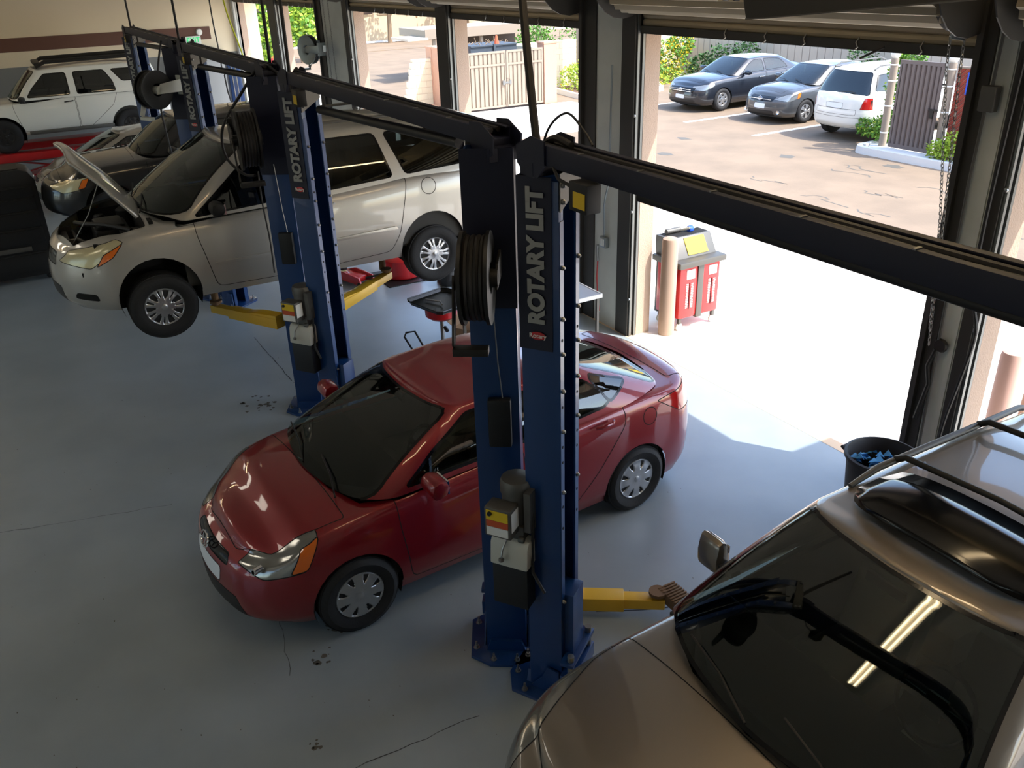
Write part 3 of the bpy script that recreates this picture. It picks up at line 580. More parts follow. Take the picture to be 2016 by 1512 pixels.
S['feats'] = [('y', [(-.50, .56), (.50, .56), (.56, .70), (-.56, .70)], 70, -1), ('y', [(-.6, .24), (.6, .24), (.56, .36), (-.56, .36)], 71, -1), ('y', [(-.20, .38), (.20, .38), (.20, .50), (-.20, .50)], 72, -1), ('z', [(-.70, -.20), (-.52, -.62), (.52, -.62), (.70, -.20), (.72, .24), (-.72, .24)], 73, 1)]
names(S); S['mirror'] = (.92, .86, 1.05); S['handles'] = [(1.56, .88), (2.5, .92)]; S['handle'] = 'chrome'; S['emblem'] = (-.93, .64, .07)
a, _ = car('sedan', 'black four-door sedan parked outside, leftmost of the three outdoor cars', 'car', S, (-21.45, 19.25, 0), 0)
MB().box(-.5, .5, -.955, -.935, .655, .668).box(-.5, .5, -.955, -.935, .60, .61).build('grille_bar', 'chrome', a)
S = spec(-.93, 3.65, .885, 2.6, .315, .2, .72, (.84, .90), .945, .98, 1.03, (1.04, 1.05, 1.04), 1.03, bot=.19, hoodcrown=.09, style='five', paint='grey_paint')
S.update(green(.16, 3.15, .985, (.95, 1.02, 1.06), .80, 1.0, 2.5, 1.42, 1.41, .60, rear_round=(.05, .16, .55)))
S['cabin'] = cabpoly(S); S['windows'] = [[(.66, 1.02), (1.56, 1.03), (1.56, 1.37), (1.28, 1.37), (.98, 1.24)], [(1.64, 1.03), (2.52, 1.07), (2.32, 1.33), (2.1, 1.37), (1.64, 1.38)]]
S['wshield'] = [(-.74, 1.0), (.74, 1.0), (.57, 1.41), (-.57, 1.41)]; S['rglass'] = [(-.66, 1.07), (.66, 1.07), (.52, 1.38), (-.52, 1.38)]
S['doors'] = [[(.5, .28), (1.6, .27), (1.61, 1.2), (.5, 1.2)], [(1.63, .27), (2.15, .28), (2.45, .8), (2.5, 1.2), (1.64, 1.2)]]
S['side_feats'] = [('x', [(-.84, .66), (-.62, .60), (-.26, .70), (-.20, .84), (-.55, .80)], 60), ('x', [(-.36, .66), (-.25, .70), (-.20, .83), (-.32, .80)], 62), ('x', [(3.1, .85), (3.8, .8), (3.8, 1.0), (3.2, 1.0)], 64)]
S['feats'] = [('y', [(-.40, .60), (.40, .60), (.46, .72), (-.46, .72)], 70, -1), ('y', [(-.5, .22), (.5, .22), (.46, .36), (-.46, .36)], 71, -1), ('y', [(-.20, .40), (.20, .40), (.20, .54), (-.20, .54)], 72, -1), ('z', [(-.68, -.20), (-.50, -.62), (.50, -.62), (.68, -.20), (.70, .12), (-.70, .12)], 73, 1)]
names(S); S['mirror'] = (.89, .76, 1.05); S['handles'] = [(1.4, .88), (2.3, .92)]; S['handle'] = 'grey_paint'; S['emblem'] = (-.915, .67, .07)
a, _ = car('sedan', 'dark grey sedan parked outside between the black sedan and the white one', 'car', S, (-18.35, 19.5, 0), 0)
for sg in (1, -1): MB().lathe([(.035, 0), (.05, -.01), (.05, .02)], 'y', (sg * .62, -.83, .33), 16).build('fog_lamp', 'chrome', a, smooth=True)
MB().box(-.42, .42, -.93, -.915, .655, .665).build('grille_bar', 'chrome', a)
S = spec(-.85, 3.80, .925, 2.82, .36, .22, .93, (1.0, 1.05), 1.08, 1.12, 1.14, (1.13, 1.12, 1.10), 1.08, bot=.34, c=(.06, .24, .5), cr_=(.06, .2, .42), hoodcrown=.06, tail_in=.06, style='five', paint='white_paint')
S.update(green(.25, 3.66, 1.12, (1.10, 1.12, 1.10), .85, .95, 3.28, 1.69, 1.66, .66, rear_round=(.03, .12, .34)))
S['cabin'] = cabpoly(S); S['windows'] = [[(.80, 1.15), (1.60, 1.17), (1.60, 1.60), (1.2, 1.60)], [(1.68, 1.17), (2.5, 1.18), (2.5, 1.60), (1.68, 1.61)], [(2.6, 1.19), (3.34, 1.22), (3.18, 1.56), (2.6, 1.60)]]
S['wshield'] = [(-.8, 1.14), (.8, 1.14), (.62, 1.66), (-.62, 1.66)]; S['rglass'] = [(-.78, 1.13), (.78, 1.13), (.60, 1.62), (-.60, 1.62)]; S['rear_glass'] = 'dark_glass'; S['side_glass'] = 'dark_glass'
S['doors'] = [[(.5, .42), (1.63, .40), (1.63, 1.3), (.5, 1.3)], [(1.65, .40), (2.4, .42), (2.6, .8), (2.6, 1.3), (1.65, 1.3)]]
S['fs'] = 1
S['side_feats'] = [('y', [(.68, .80), (.95, .80), (.95, 1.06), (.74, 1.06)], 64)]
S['feats'] = [('y', [(-.25, .80), (.25, .80), (.25, .93), (-.25, .93)], 75, 1), ('y', [(-.60, .66), (.60, .66), (.60, .79), (-.60, .79)], 76, 1), ('y', [(-.8, .36), (.8, .36), (.84, .60), (-.84, .60)], 77, 1)]
names(S, k75=('licence_plate', 'plate_white', None), k76=('tailgate', 'white_paint', None), k77=('rear_bumper', 'white_paint', None)); S['mirror'] = (.93, .8, 1.2); S['handles'] = [(1.4, 1.0), (2.3, 1.02)]; S['handle'] = 'white_paint'
a, _ = car('sport_utility_vehicle', 'white sport utility vehicle parked outside, its tail towards the garage', 'car', S, (-15.32, 21.85, 0), pi)
for sg in (1, -1): MB().tube([(sg * .60, 1.3, 1.70), (sg * .60, 1.5, 1.77), (sg * .60, 3.0, 1.76), (sg * .60, 3.2, 1.68)], .02, 8).build('roof_rail', 'dull_steel', a, smooth=True)
MB().tube([(.0, 3.68, 1.16), (-.3, 3.67, 1.2), (-.5, 3.665, 1.19)], .01, 6).build('rear_wiper', 'black_plastic', a)

# ------------------------------------------------------------------ the setting
mat('floor_paint', (150, 160, 165), .30, noise=(1.4, (140, 150, 155), .35, .65), bump=(14, .04), spec=.5)
mat('asphalt', (132, 114, 94), .9, noise=(.9, (119, 103, 85), .35, .62), bump=(30, .3)); mat('concrete', (238, 230, 216), .85); mat('sill_tan', (214, 190, 160), .8)
mat('wall_cream', (224, 210, 182), .85, bump=(40, .05)); mat('wall_grey', (128, 130, 128), .7); mat('stripe_brown', (98, 66, 54), .7); mat('wall_off', (196, 196, 190), .8); mat('door_grey', (150, 152, 150), .6)
mat('stucco', (178, 156, 138), .95, bump=(60, .6)); mat('panel_grey', (204, 207, 200), .5, noise=(2.5, (190, 194, 187), .3, .7)); mat('frame_dark', (60, 58, 54), .55, .3); mat('track_steel', (120, 122, 120), .4, .8)
mat('slat_beige', (172, 160, 136), .5, .1); mat('ceiling_paint', (176, 170, 156), .9); mat('block_cream', (212, 198, 168), .9, bump=(50, .4)); mat('pier_salmon', (190, 146, 120), .9, bump=(50, .5))
mat('gate_taupe', (140, 126, 110), .6); mat('gate_brown', (104, 92, 86), .6); mat('curb_white', (216, 214, 208), .8, bump=(40, .3)); mat('line_white', (228, 224, 212), .8); mat('soil', (110, 84, 66), 1)
mat('brick_red', (150, 62, 44), .9, noise=(8, (120, 50, 38), .3, .7)); mat('mortar', (220, 200, 180), .95); mat('bollard_taupe', (160, 136, 118), .7); mat('bollard_pink', (196, 160, 148), .8)
mat('leaf_green', (86, 128, 44), .6, spec=.3); mat('leaf_yellow', (222, 186, 40), .6, spec=.3); mat('leaf_dark', (52, 84, 38), .6, spec=.3); mat('leaf_lime', (150, 176, 60), .6, spec=.3); mat('leaf_dry', (164, 128, 90), .8, spec=.2); mat('bark', (130, 108, 84), .95)
mat('crack_dark', (60, 62, 62), .9); mat('stain_brown', (92, 88, 80), .8); mat('exit_green', (20, 150, 90), .5, emit=((30, 190, 110), .6)); mat('sign_blue', (30, 80, 190), .5); mat('galv', (150, 158, 160), .35, .8)
mat('lamp_glow', (255, 230, 190), .5, emit=((255, 226, 180), 12)); mat('panel_glow', (255, 248, 238), .5, emit=((255, 244, 226), 2.6)); mat('dumpster', (58, 66, 74), .6); mat('fence_beige', (186, 172, 154), .85); mat('roof_brown', (150, 138, 120), .8); mat('building_beige', (196, 176, 146), .9); mat('window_brown', (70, 54, 46), .5)

struct('floor', MB().box(-26.4, 8, -7, 6.17, -.1, 0), 'floor_paint')
struct('trim_1', MB().box(-26.4, 8, 6.17, 6.30, -.1, .002), 'sill_tan')
struct('ground', MB().box(-90, 60, 6.30, 90, -.12, -.012), 'asphalt')
struct('driveway', MB().prism([(-60, 6.30), (60, 6.30), (60, 8.55), (-60, 8.55)], -.1, -.002, 'z').prism([(-60, 8.565), (60, 8.565), (60, 10.95), (-60, 10.95)], -.1, -.002, 'z').prism([(-60, 10.95), (-20.6, 10.95), (-20.5, 14.6), (-24.4, 16.9), (-25.4, 16.9), (-25.5, 13.0), (-28.2, 12.9), (-60, 12.9)], -.1, -.001, 'z'), 'concrete')
struct('ceiling', MB().box(-26.4, 8, -7, 6.9, 5.6, 5.7), 'ceiling_paint')
wl = struct('wall_far', MB().box(-26.4, -26.1, -7, 6.9, 0, 5.6), 'wall_cream')
MB().box(-26.1, -26.09, -7, 6.2, 0, 2.30).build('wainscot', 'wall_grey', wl); MB().box(-26.1, -26.085, -7, 5.55, 2.66, 2.98).build('stripe_band', 'stripe_brown', wl)
struct('wall_near', MB().box(7.9, 8, -7, 6.9, 0, 5.6), 'wall_off')
rw = MB().box(-26.4, 8, -7.1, -7, 3.6, 5.6).box(-26.4, -24.5, -7.1, -7, 0, 3.6)
for k in range(5): rw.box(-24.5 + k * 6.2 + 4.4, (-24.5 + (k + 1) * 6.2) if k < 4 else 8, -7.1, -7, 0, 3.6)
struct('wall_rear', rw, 'wall_off')
struct('rear_yard', MB().box(-60, 40, -50, -7.1, -.12, -.02), 'asphalt')
# closed sectional doors along the rear wall, behind the camera
for k in range(5):
    x = -24.5 + k * 6.2; g_ = MB().box(x, x + 4.4, -7.04, -6.96, 0, .95)
    for i in range(1, 5): g_.box(x, x + 4.4, -7.04, -6.96, .9 * i - .06 if i < 4 else 3.54, .9 * i + .06)
    for j in range(5): g_.box(x + max(0, j * 1.06 - .02), x + min(4.4, j * 1.06 + .14), -7.04, -6.96, .9, 3.6)
    dr = g_.build('door_%d' % (7 + k), 'panel_grey', kind='structure')
    MB().box(x + .05, x + 4.35, -6.96, -6.93, .04, .88).build('door_panel', 'panel_grey', dr)
    for i in range(1, 4):
        for j in range(4): MB().box(x + .12 + j * 1.06, x + 1.0 + j * 1.06, -7.03, -7.02, .12 + i * .9, .82 + i * .9).build('door_pane', 'clear_lens', dr)
# the door wall: header, pillars
YI, YO, YH = 6.2, 6.52, 7.0
wf = struct('wall_front', MB().box(-26.4, 8, YI + .12, YH, 3.62, 5.6), 'stucco')
MB().box(-2.55, 8, YH, 7.95, 3.62, 3.75).build('awning', 'frame_dark', wf)  # unseen canopy, added to keep sun off the floor by the near pillar
MB().box(-26.4, 8, YI + .02, YI + .12, 4.3, 5.6).build('header_panel', 'wall_cream', wf)
piers = [('near', -4.03, -3.60), ('wide', -9.06, -8.0), ('narrow', -13.05, -12.65), ('wide', -18.78, -16.95), ('narrow', -22.42, -21.8), ('end', -26.4, -25.9), ('wide', 1.0, 2.0), ('end', 6.4, 8)]
for kind, a, b in piers:
    MB().box(a + (.8 if kind == 'wide' and a < 0 else .3 if kind == 'near' else 0), b + .0, YI + .11, YO, 0, 3.7).build('pier', 'stucco', wf)
    if kind == 'wide':
        p = MB().box(a + .28, b - .24, YI + .0, YI + .16, 0, 4.4).build('interior_panel', 'panel_grey', wf)
        MB().box(a, a + .06, YI - .06, YI + .16, 0, 4.4).box(a, a + .30, YI - .02, YI + .16, 0, 4.4).build('steel_column', 'frame_dark', wf)
        MB().box(b - .26, b - .02, YI - .02, YI + .16, 0, 3.75).build('jamb_channel', 'frame_dark', wf)
    elif kind == 'near':
        MB().box(a + .12, b - .10, YI + .0, YI + .16, 0, 4.4).box(a + .25, a + .29, YI - .012, YI, 0, 4.4).build('interior_panel', 'panel_grey', wf)
        MB().box(a, a + .05, YI - .06, YI + .16, 0, 4.4).box(a, a + .13, YI - .02, YI + .16, 0, 4.4).build('steel_column', 'frame_dark', wf); MB().box(b - .12, b - .02, YI - .02, YI + .16, 0, 3.75).build('jamb_channel', 'frame_dark', wf)
    elif kind == 'narrow':
        MB().box(a, b - .02, YI - .02, YI + .16, 0, 4.4).build('steel_column', 'frame_dark', wf)
    else: MB().box(a, b, YI, YI + .16, 0, 4.4).build('interior_panel', 'wall_off', wf)
    # guide tracks with bolts at both door edges
    for xx in (a + .0, b - .02):
        if kind == 'end' and xx == a: continue
        t = MB().box(xx - .005, xx + .025, YI + .0, YI + .03, 0, 3.75).box(xx - .005, xx + .025, YI + .07, YI + .10, 0, 3.75).build('guide_track', 'track_steel', wf)
        for zz in (.5, 1.6, 2.7): MB().lathe([(.018, 0), (.018, -.015), (.001, -.02)], 'y', (xx + .01, YI, zz), 8).build('bolt', 'steel', t, smooth=True)
# rolling doors: corrugated curtain, bottom bar, hooks, coil
def roll_door(n, a, b, full=True):
    d = MB().box(a - .02, b + .02, YI + .05, YI + .13, 3.56, 3.63).box(a, b, YI + .03, YI + .05, 3.57, 3.64).build('door_%d' % n, 'frame_dark', kind='structure')
    for i in range(5):
        z0 = 3.635 + i * .075; prof = [(YI + .075, z0), (YI + .060, z0 + .012), (YI + .050, z0 + .036), (YI + .060, z0 + .060), (YI + .075, z0 + .072), (YI + .085, z0 + .060), (YI + .080, z0 + .012)]
        MB().prism(prof, a + .01, b - .01, 'x').build('slat', 'slat_beige', d)
    # coil: corrugated spiral hanging in front of the header
    cy, cz, R0 = YI - .20, 4.12, .33; prof = []
    for k in range(96):
        th = 2 * pi * k / 96; prof.append((cy + (R0 + .014 * cos(th * 24)) * cos(th), cz + (R0 + .014 * cos(th * 24)) * sin(th)))
    MB().prism(prof, a + .08, b - .08, 'x').build('curtain_coil', 'slat_beige', d, smooth=True)
    for xx in (a - .02, b + .01):
        MB().prism([(cy + (R0 + .07) * cos(t), cz + (R0 + .07) * sin(t)) for t in [2 * pi * k / 20 for k in range(20)]], xx, xx + .012, 'x').build('end_bracket', 'frame_dark', d)
    for k in range(5):
        x = a + (b - a) * (.34 + .13 * k + random.uniform(-.02, .02)); s_ = random.choice((-1, 1))
        MB().tube([(x, YI + .04, 3.66), (x + s_ * .01, YI + .02, 3.62), (x - s_ * .012, YI + .02, 3.585), (x - s_ * .002, YI + .0, 3.565), (x - s_ * .035, YI - .02, 3.57)], .006, 6).build('hook', 'steel', d, smooth=True)
    return d
d1 = roll_door(1, -8.0, -4.03); roll_door(2, -12.65, -9.06); roll_door(3, -16.95, -13.05); roll_door(4, -21.8, -18.78); roll_door(5, -25.9, -22.42); roll_door(6, -3.60, 1.0)
MB().tube([(-4.85, YI + .02, 3.60), (-4.98, YI - .04, 3.53), (-5.02, YI - .04, 3.51)], .010, 6).build('latch_handle', 'dark_steel', d1)

# floor joints, scuffs and stains: thin flat marks with their own outline
def mark(name, pts, wdt, m, z=.0012, label=None):
    mb = MB(); P = [Vector((p[0], p[1], 0)) for p in pts]
    L, Rr = [], []
    for i, p in enumerate(P):
        t = (P[min(i + 1, len(P) - 1)] - P[max(0, i - 1)]).normalized(); q = Vector((-t.y, t.x, 0)); ww = wdt * random.uniform(.5, 1.2)
        L.append((p + q * ww)[:2] + (z,)); Rr.append((p - q * ww)[:2] + (z,))
    n = len(P); mb.add(L + Rr, [(i, i + 1, n + i + 1, n + i) for i in range(n - 1)])
    return mb
def wob(a, b, n=12, j=.01): return [(a[0] + (b[0] - a[0]) * k / n + random.uniform(-j, j), a[1] + (b[1] - a[1]) * k / n + random.uniform(-j, j)) for k in range(n + 1)]
fl = bpy.data.objects['floor']
for a, b, ww in (((-10.7, 2.17), (-9.13, 2.19), .005), ((-9.1, 2.2), (-8.8, 2.2), .003), ((-7.57, -.88), (-7.21, .5), .002), ((-3.66, .6), (-3.62, 1.7), .003), ((-5.3, .9), (-4.6, .78), .002)):
    mark('j', wob(a, b), ww, 0).build('joint_crack', 'crack_dark', fl)
for pts in ([(-4.02, 2.9), (-3.85, 3.2), (-3.72, 3.5), (-3.7, 3.75), (-3.68, 3.95)], [(-3.66, 3.42), (-3.52, 3.5), (-3.46, 3.52)], [(-3.55, 3.55), (-3.5, 3.58)]):
    mark('s', pts, .006, 0).build('scuff_mark', 'crack_dark', fl)
for cx, cy, r, n in ((-8.77, 1.7, .20, 26), (-4.65, 1.05, .10, 12), (-4.9, 1.2, .08, 8), (-3.95, .75, .05, 6)):
    mb = MB()
    for k in range(n):
        a = random.uniform(0, 2 * pi); q = random.random() ** .6 * r; rr = random.uniform(.006, .03); px, py = cx + q * cos(a) * 1.3, cy + q * sin(a)
        mb.add([(px + rr * cos(t) * random.uniform(.6, 1.2), py + rr * sin(t) * random.uniform(.6, 1.2), .0012) for t in [2 * pi * i / 8 for i in range(8)]], [tuple(range(8))])
    mb.build('floor_stain', 'stain_brown', fl, kind='stuff')
mb = MB()
for k in range(260):
    px, py = random.uniform(-10, -1.5), random.uniform(-2.5, 4.8); rr = random.uniform(.003, .009); mb.add([(px - rr, py, .0012), (px, py - rr * .6, .0012), (px + rr, py, .0012), (px, py + rr * .7, .0012)], [(0, 1, 2, 3)])
mb.build('floor_specks', 'stain_brown', fl, kind='stuff')

# ------------------------------------------------------------------ outdoors
gnd = bpy.data.objects['ground']
for x in (-19.75, -17.0, -22.9):
    MB().box(x - .08, x + .08, 17.1, 22.4, -.012, -.008).build('parking_line', 'line_white', gnd)
for k in range(16):
    x, y = random.uniform(-17, -8), random.uniform(11.3, 16.5); n = 8; pts = [(x + random.uniform(.5, 1.4) * i / n * random.choice((1, 1)), y + .25 * sin(i * .9 + k) * .5 + random.uniform(-.04, .04)) for i in range(n)]
    mark('c', pts, .018, 0, -.010).build('crack', 'stain_brown', gnd)
mb = MB()
for k in range(9):
    x, y = random.uniform(-19, -9), random.uniform(11.3, 17); n = 12; mb.add([(x + random.uniform(.12, .3) * cos(2 * pi * i / n), y + random.uniform(.1, .2) * sin(2 * pi * i / n), -.0095 - .0001 * k) for i in range(n)], [tuple(range(n))])
mb.build('oil_stain', 'stain_brown', gnd, kind='stuff')

def leaves(name, m, parent, blobs, n, size, seed, kind='stuff'):
    rnd = random.Random(seed); mb = MB()
    for k in range(n):
        c, r = rnd.choice(blobs); a = rnd.uniform(0, 2 * pi); b = math.acos(rnd.uniform(-1, 1)); q = rnd.uniform(.55, 1.0) ** .6
        p = Vector((c[0] + r[0] * q * sin(b) * cos(a), c[1] + r[1] * q * sin(b) * sin(a), c[2] + r[2] * q * cos(b)))
        if p.z < .02: continue
        d1_ = Vector((rnd.gauss(0, 1), rnd.gauss(0, 1), rnd.gauss(0, .6))).normalized(); d2 = d1_.cross(Vector((rnd.gauss(0, 1), rnd.gauss(0, 1), rnd.gauss(0, 1)))).normalized(); s_ = size * rnd.uniform(.6, 1.3)
        mb.add([tuple(p), tuple(p + d1_ * s_ * .5 + d2 * s_ * .28), tuple(p + d1_ * s_), tuple(p + d1_ * s_ * .5 - d2 * s_ * .28)], [(0, 1, 2, 3)])
    return mb.build(name, m, parent, kind=kind)
def shrub(label, loc, blobs, m, n=900, size=.09, seed=1, extra=None, group=None):
    t = thing('shrub', label, 'shrub', loc, 0, group); leaves('foliage', m, t, blobs, n, size, seed)
    if extra: leaves('blossoms', extra[0], t, blobs, extra[1], size * .9, seed + 50)
    mb = MB()
    for c, r in blobs: mb.tube([(c[0] * .3, c[1] * .3, 0), (c[0] * .7, c[1] * .7, c[2] * .5), tuple(c)], [.03, .02, .008], 6)
    mb.build('stems', 'bark', t, kind='stuff'); return t
def wall_blocks(name, m, mm, o, ux, length, h, bw, bh, label=None, thick=.15, rake=0, kindstruct=True):
    """Running-bond wall of separate blocks; o start corner, ux unit direction along the wall (x,y)."""
    nrm = Vector((-ux[1], ux[0], 0)); U = Vector((ux[0], ux[1], 0)); O = Vector(o)
    base = MB(); vs = []
    for t, z in ((0.01, 0), (length - .01, 0), (length - .01 - rake, h - .01), (0.01, h - .01)): vs.append(O + U * t + Vector((0, 0, z)))
    base.add([tuple(v + nrm * .012) for v in vs] + [tuple(v + nrm * (thick - .012)) for v in vs], [(0, 1, 2, 3), (7, 6, 5, 4), (0, 4, 5, 1), (1, 5, 6, 2), (2, 6, 7, 3), (3, 7, 4, 0)])
    w_ = base.build(name, mm, kind='structure'); r = 0; z = 0; cache = {}
    while z < h - .02:
        t = -(bw / 2) * (r % 2); hh = min(bh, h - z); lim = length - rake * (z / h)
        while t < lim:
            a, b = max(t, 0), min(t + bw, lim)
            if b - a > .04:
                key = (round(b - a, 3), round(hh, 3))
                if key not in cache:
                    g = .006; bx = MB(); bx.add([tuple(U * x + nrm * y + Vector((0, 0, zz))) for x in (g, b - a - g) for y in (0, thick) for zz in (g, hh - g)], [(0, 1, 3, 2), (4, 6, 7, 5), (0, 4, 5, 1), (2, 3, 7, 6), (0, 2, 6, 4), (1, 5, 7, 3)])
                    ob = bx.build('brick' if 'brick' in m else 'block', m, w_); cache[key] = ob
                else: ob = cache[key].copy(); COL.objects.link(ob); ob.parent = w_
                ob.location = O + U * a + Vector((0, 0, z)) + nrm * random.uniform(-.003, .003)
            t += bw
        z += bh; r += 1
    return w_

# dumpster enclosure: piers, block walls, double gate
for x0, x1, y0, y1, h in ((-28.2, -27.8, 12.93, 13.3, 1.80), (-27.8, -25.7, 12.95, 13.12, 1.80), (-25.85, -25.5, 12.8, 13.08, 1.88), (-25.9, -25.48, 15.92, 16.40, 1.88)):
    MB().box(x0, x1, y0, y1, 0, h).box(x0 - .02, x1 + .02, y0 - .02, y1 + .02, h, h + .06).build('trim_2', 'pier_salmon', kind='structure')
wall_blocks('trim_3', 'block_cream', 'mortar', (-28.0, 12.93, 0), (0, -1), 1.05, 1.5, .40, .20, rake=.4)
wall_blocks('trim_4', 'block_cream', 'mortar', (-28.4, 16.2, 0), (0, 1), 8.3, 1.68, .40, .20)
MB().box(-28.4, -25.9, 16.1, 16.25, 0, 1.7).build('trim_5', 'block_cream', kind='structure')
g = thing('double_gate', 'taupe corrugated metal double gate of the dumpster enclosure', 'gate', (-25.5, 13.1, 0))
for y0, y1 in ((.0, 1.36), (1.40, 2.76)):
    f = MB().box(-.03, .03, y0, y0 + .05, .06, 1.78).box(-.03, .03, y1 - .05, y1, .06, 1.78).box(-.03, .03, y0 + .05, y1 - .05, .06, .12).box(-.03, .03, y0 + .05, y1 - .05, 1.72, 1.78).box(-.03, .035, y0 + .05, y1 - .05, 1.34, 1.40).build('gate_frame', 'gate_taupe', g)
    rib = None; n = 8; st = (y1 - y0 - .1) / n
    for k in range(n):
        if rib is None: rib = MB().prism([(-.028, .0), (-.028, st * .22), (.012, st * .30), (.012, st * .92), (-.028, st)], .12, 1.72, 'z').build('gate_panel', 'gate_taupe', g); o = rib
        else: o = rib.copy(); COL.objects.link(o)
        o.parent = g; o.location = (0, y0 + .05 + k * st, 0)
MB().box(.03, .05, 1.30, 1.46, .78, .84).box(.03, .06, 1.22, 1.30, .74, .88).box(.03, .06, 1.46, 1.54, .74, .88).build('latch', 'steel', g)
MB().box(.03, .05, 1.33, 1.37, .06, .76).box(.03, .05, 1.37, 1.45, .95, 1.76).build('drop_rod', 'gate_taupe', g)
dm = thing('dumpster', 'dark grey ribbed dumpster behind the taupe gate, filled with scrap', 'dumpster', (-27.4, 13.9, 0))
b = MB().box(-.6, .6, 0, 1.75, .02, 1.86).build('bin', 'dumpster', dm)
for z in (1.45, 1.65, 1.84): MB().box(.60, .64, 0, 1.75, z - .02, z + .02).build('rib', 'dumpster', b)
MB().box(.60, .66, .84, .92, .15, 1.88).build('post', 'dumpster', b)
mb = MB()
for k in range(26): x, y = random.uniform(-.5, .5), random.uniform(.1, 1.6); mb.tube([(x, y, 1.82), (x + random.uniform(-.2, .2), y + random.uniform(-.3, .3), 1.82 + random.uniform(.05, .22))], .012, 5)
mb.build('scrap', 'bark', dm, kind='stuff')
MB().lathe([(.09, 1.86), (.08, 1.9), (.03, 2.12), (.001, 2.13)], 'z', (.3, 1.15, 0), 10).build('traffic_cone', 'label_orange', dm)
# carport canopy
cp = thing('carport', 'flat-roofed taupe carport standing beyond the dumpster enclosure', 'carport', (-34, 18, 0))
MB().box(-2.6, 0, -2.4, 3.4, 1.64, 1.94).build('roof', 'roof_brown', cp); MB().box(.0, .04, -2.4, 3.4, 1.60, 1.97).build('fascia', 'gate_taupe', cp)
MB().box(-1.4, .3, -3.3, -2.4, 1.60, 1.68).build('awning', 'fence_beige', cp)
for y in (-2.0, .2, 3.0):
    MB().box(-.25, -.13, y, y + .12, 0, 1.64).build('post', 'gate_taupe', cp)
MB().box(-2.5, -2.4, .2, 3.2, 0, 1.64).build('back_panel', 'window_brown', cp)
# planter, curbs
def curb(name, pts, h=.15, wd=.15):
    mb = MB(); P = [Vector((x, y, 0)) for x, y in pts]; n = len(P); vs = []
    for i, p in enumerate(P):
        t = (P[min(i + 1, n - 1)] - P[max(0, i - 1)]).normalized(); q = Vector((-t.y, t.x, 0)) * wd
        vs += [tuple(p + Vector((0, 0, -.02))), tuple(p + q * .15 + Vector((0, 0, h))), tuple(p + q + Vector((0, 0, h))), tuple(p + q + Vector((0, 0, -.02)))]
    return mb.add(vs, [(4 * i + a, 4 * i + 4 + a, 4 * i + 5 + a, 4 * i + 1 + a) for i in range(n - 1) for a in range(3)] + [(0, 1, 2, 3), (4 * n - 1, 4 * n - 2, 4 * n - 3, 4 * n - 4)]).build(name, 'curb_white', kind='structure')
def arc(cx, cy, r, a0, a1, n=6): return [(cx + r * cos(radians(a0 + (a1 - a0) * k / n)), cy + r * sin(radians(a0 + (a1 - a0) * k / n))) for k in range(n + 1)]
curb('trim_6', [(-28.2, 17.75), (-26.2, 17.45)] + arc(-25.7, 17.85, .45, 250, 360) + [(-25.25, 20.4)] + arc(-25.9, 20.5, .65, 0, 60) + [(-27.4, 22.0), (-27.9, 23.0), (-27.9, 24.4)])
MB().prism([(-28.2, 17.85), (-25.7, 17.6), (-25.35, 20.5), (-27.4, 21.9), (-28.2, 24.4)], -.02, .09, 'z').build('trim_7', 'soil', kind='structure')
curb('trim_8', [(-13.9, 24)] + [(-14.15, 18.2)] + arc(-13.7, 17.75, .42, 170, 270) + [(-12.4, 17.30), (-11.2, 17.28), (-9.8, 17.35), (-8.0, 17.5)])
MB().prism([(-14.0, 18), (-13.7, 17.5), (-8, 17.6), (-8, 24), (-13.9, 24)], -.02, .13, 'z').build('trim_9', 'curb_white', kind='structure')
lp = thing('lamp_pole', 'square taupe light pole on a round concrete base in the planter', 'pole', (-27.75, 18.85, 0))
MB().lathe([(.34, 0), (.34, .28), (.30, .32)], 'z', n=20).build('plinth', 'curb_white', lp, smooth=True); MB().box(-.17, .17, -.17, .17, .32, .40).box(-.085, .085, -.085, .085, .40, 5.2).build('shaft', 'gate_taupe', lp)
shrub('bright green shrub at the foot of the taupe light pole', (-27.2, 18.2, .08), [((0, 0, .35), (.7, .5, .5)), ((.5, .6, .2), (.6, .5, .3)), ((-.3, .5, .5), (.5, .5, .45))], 'leaf_lime', 1500, .10, 3, ('leaf_yellow', 150))
shrub('olive bush showing above the white block wall', (-29.6, 19.2, 0), [((0, 0, 1.9), (.8, 1.6, .9)), ((-.3, 2.2, 1.8), (.8, 1.5, .8)), ((.2, -1.3, 1.6), (.6, .8, .6))], 'leaf_green', 2400, .12, 4)
shrub('yellow-flowering bush by the rear fence, left of the black sedan', (-27.2, 22.6, .08), [((0, 0, .7), (.6, .7, .75)), ((.2, -1.1, .5), (.6, .7, .5)), ((-.3, .8, 1.2), (.5, .5, .5))], 'leaf_green', 1700, .13, 5, ('leaf_yellow', 900))
shrub('low lime groundcover along the planter curb', (-26.3, 21.0, .08), [((0, 0, .15), (.8, .9, .25)), ((-.9, 1.2, .2), (.7, .9, .3)), ((-.2, -1.0, .1), (.7, .6, .2)), ((-1.2, 2.4, .3), (.5, .8, .4))], 'leaf_lime', 1700, .10, 6, ('leaf_yellow', 250))
shrub('dark green bush against the beige fence behind the black sedan', (-25.4, 23.7, 0), [((0, 0, .7), (.9, .5, .7)), ((1.0, .1, .9), (.6, .45, .7)), ((-.9, -.2, .5), (.7, .5, .5))], 'leaf_dark', 1900, .13, 7)
shrub('thin brown-green bush behind the dark grey sedan', (-19.6, 24.0, 0), [((0, 0, 1.0), (.45, .3, .8)), ((.5, 0, .8), (.5, .3, .6))], 'leaf_dark', 700, .12, 8)
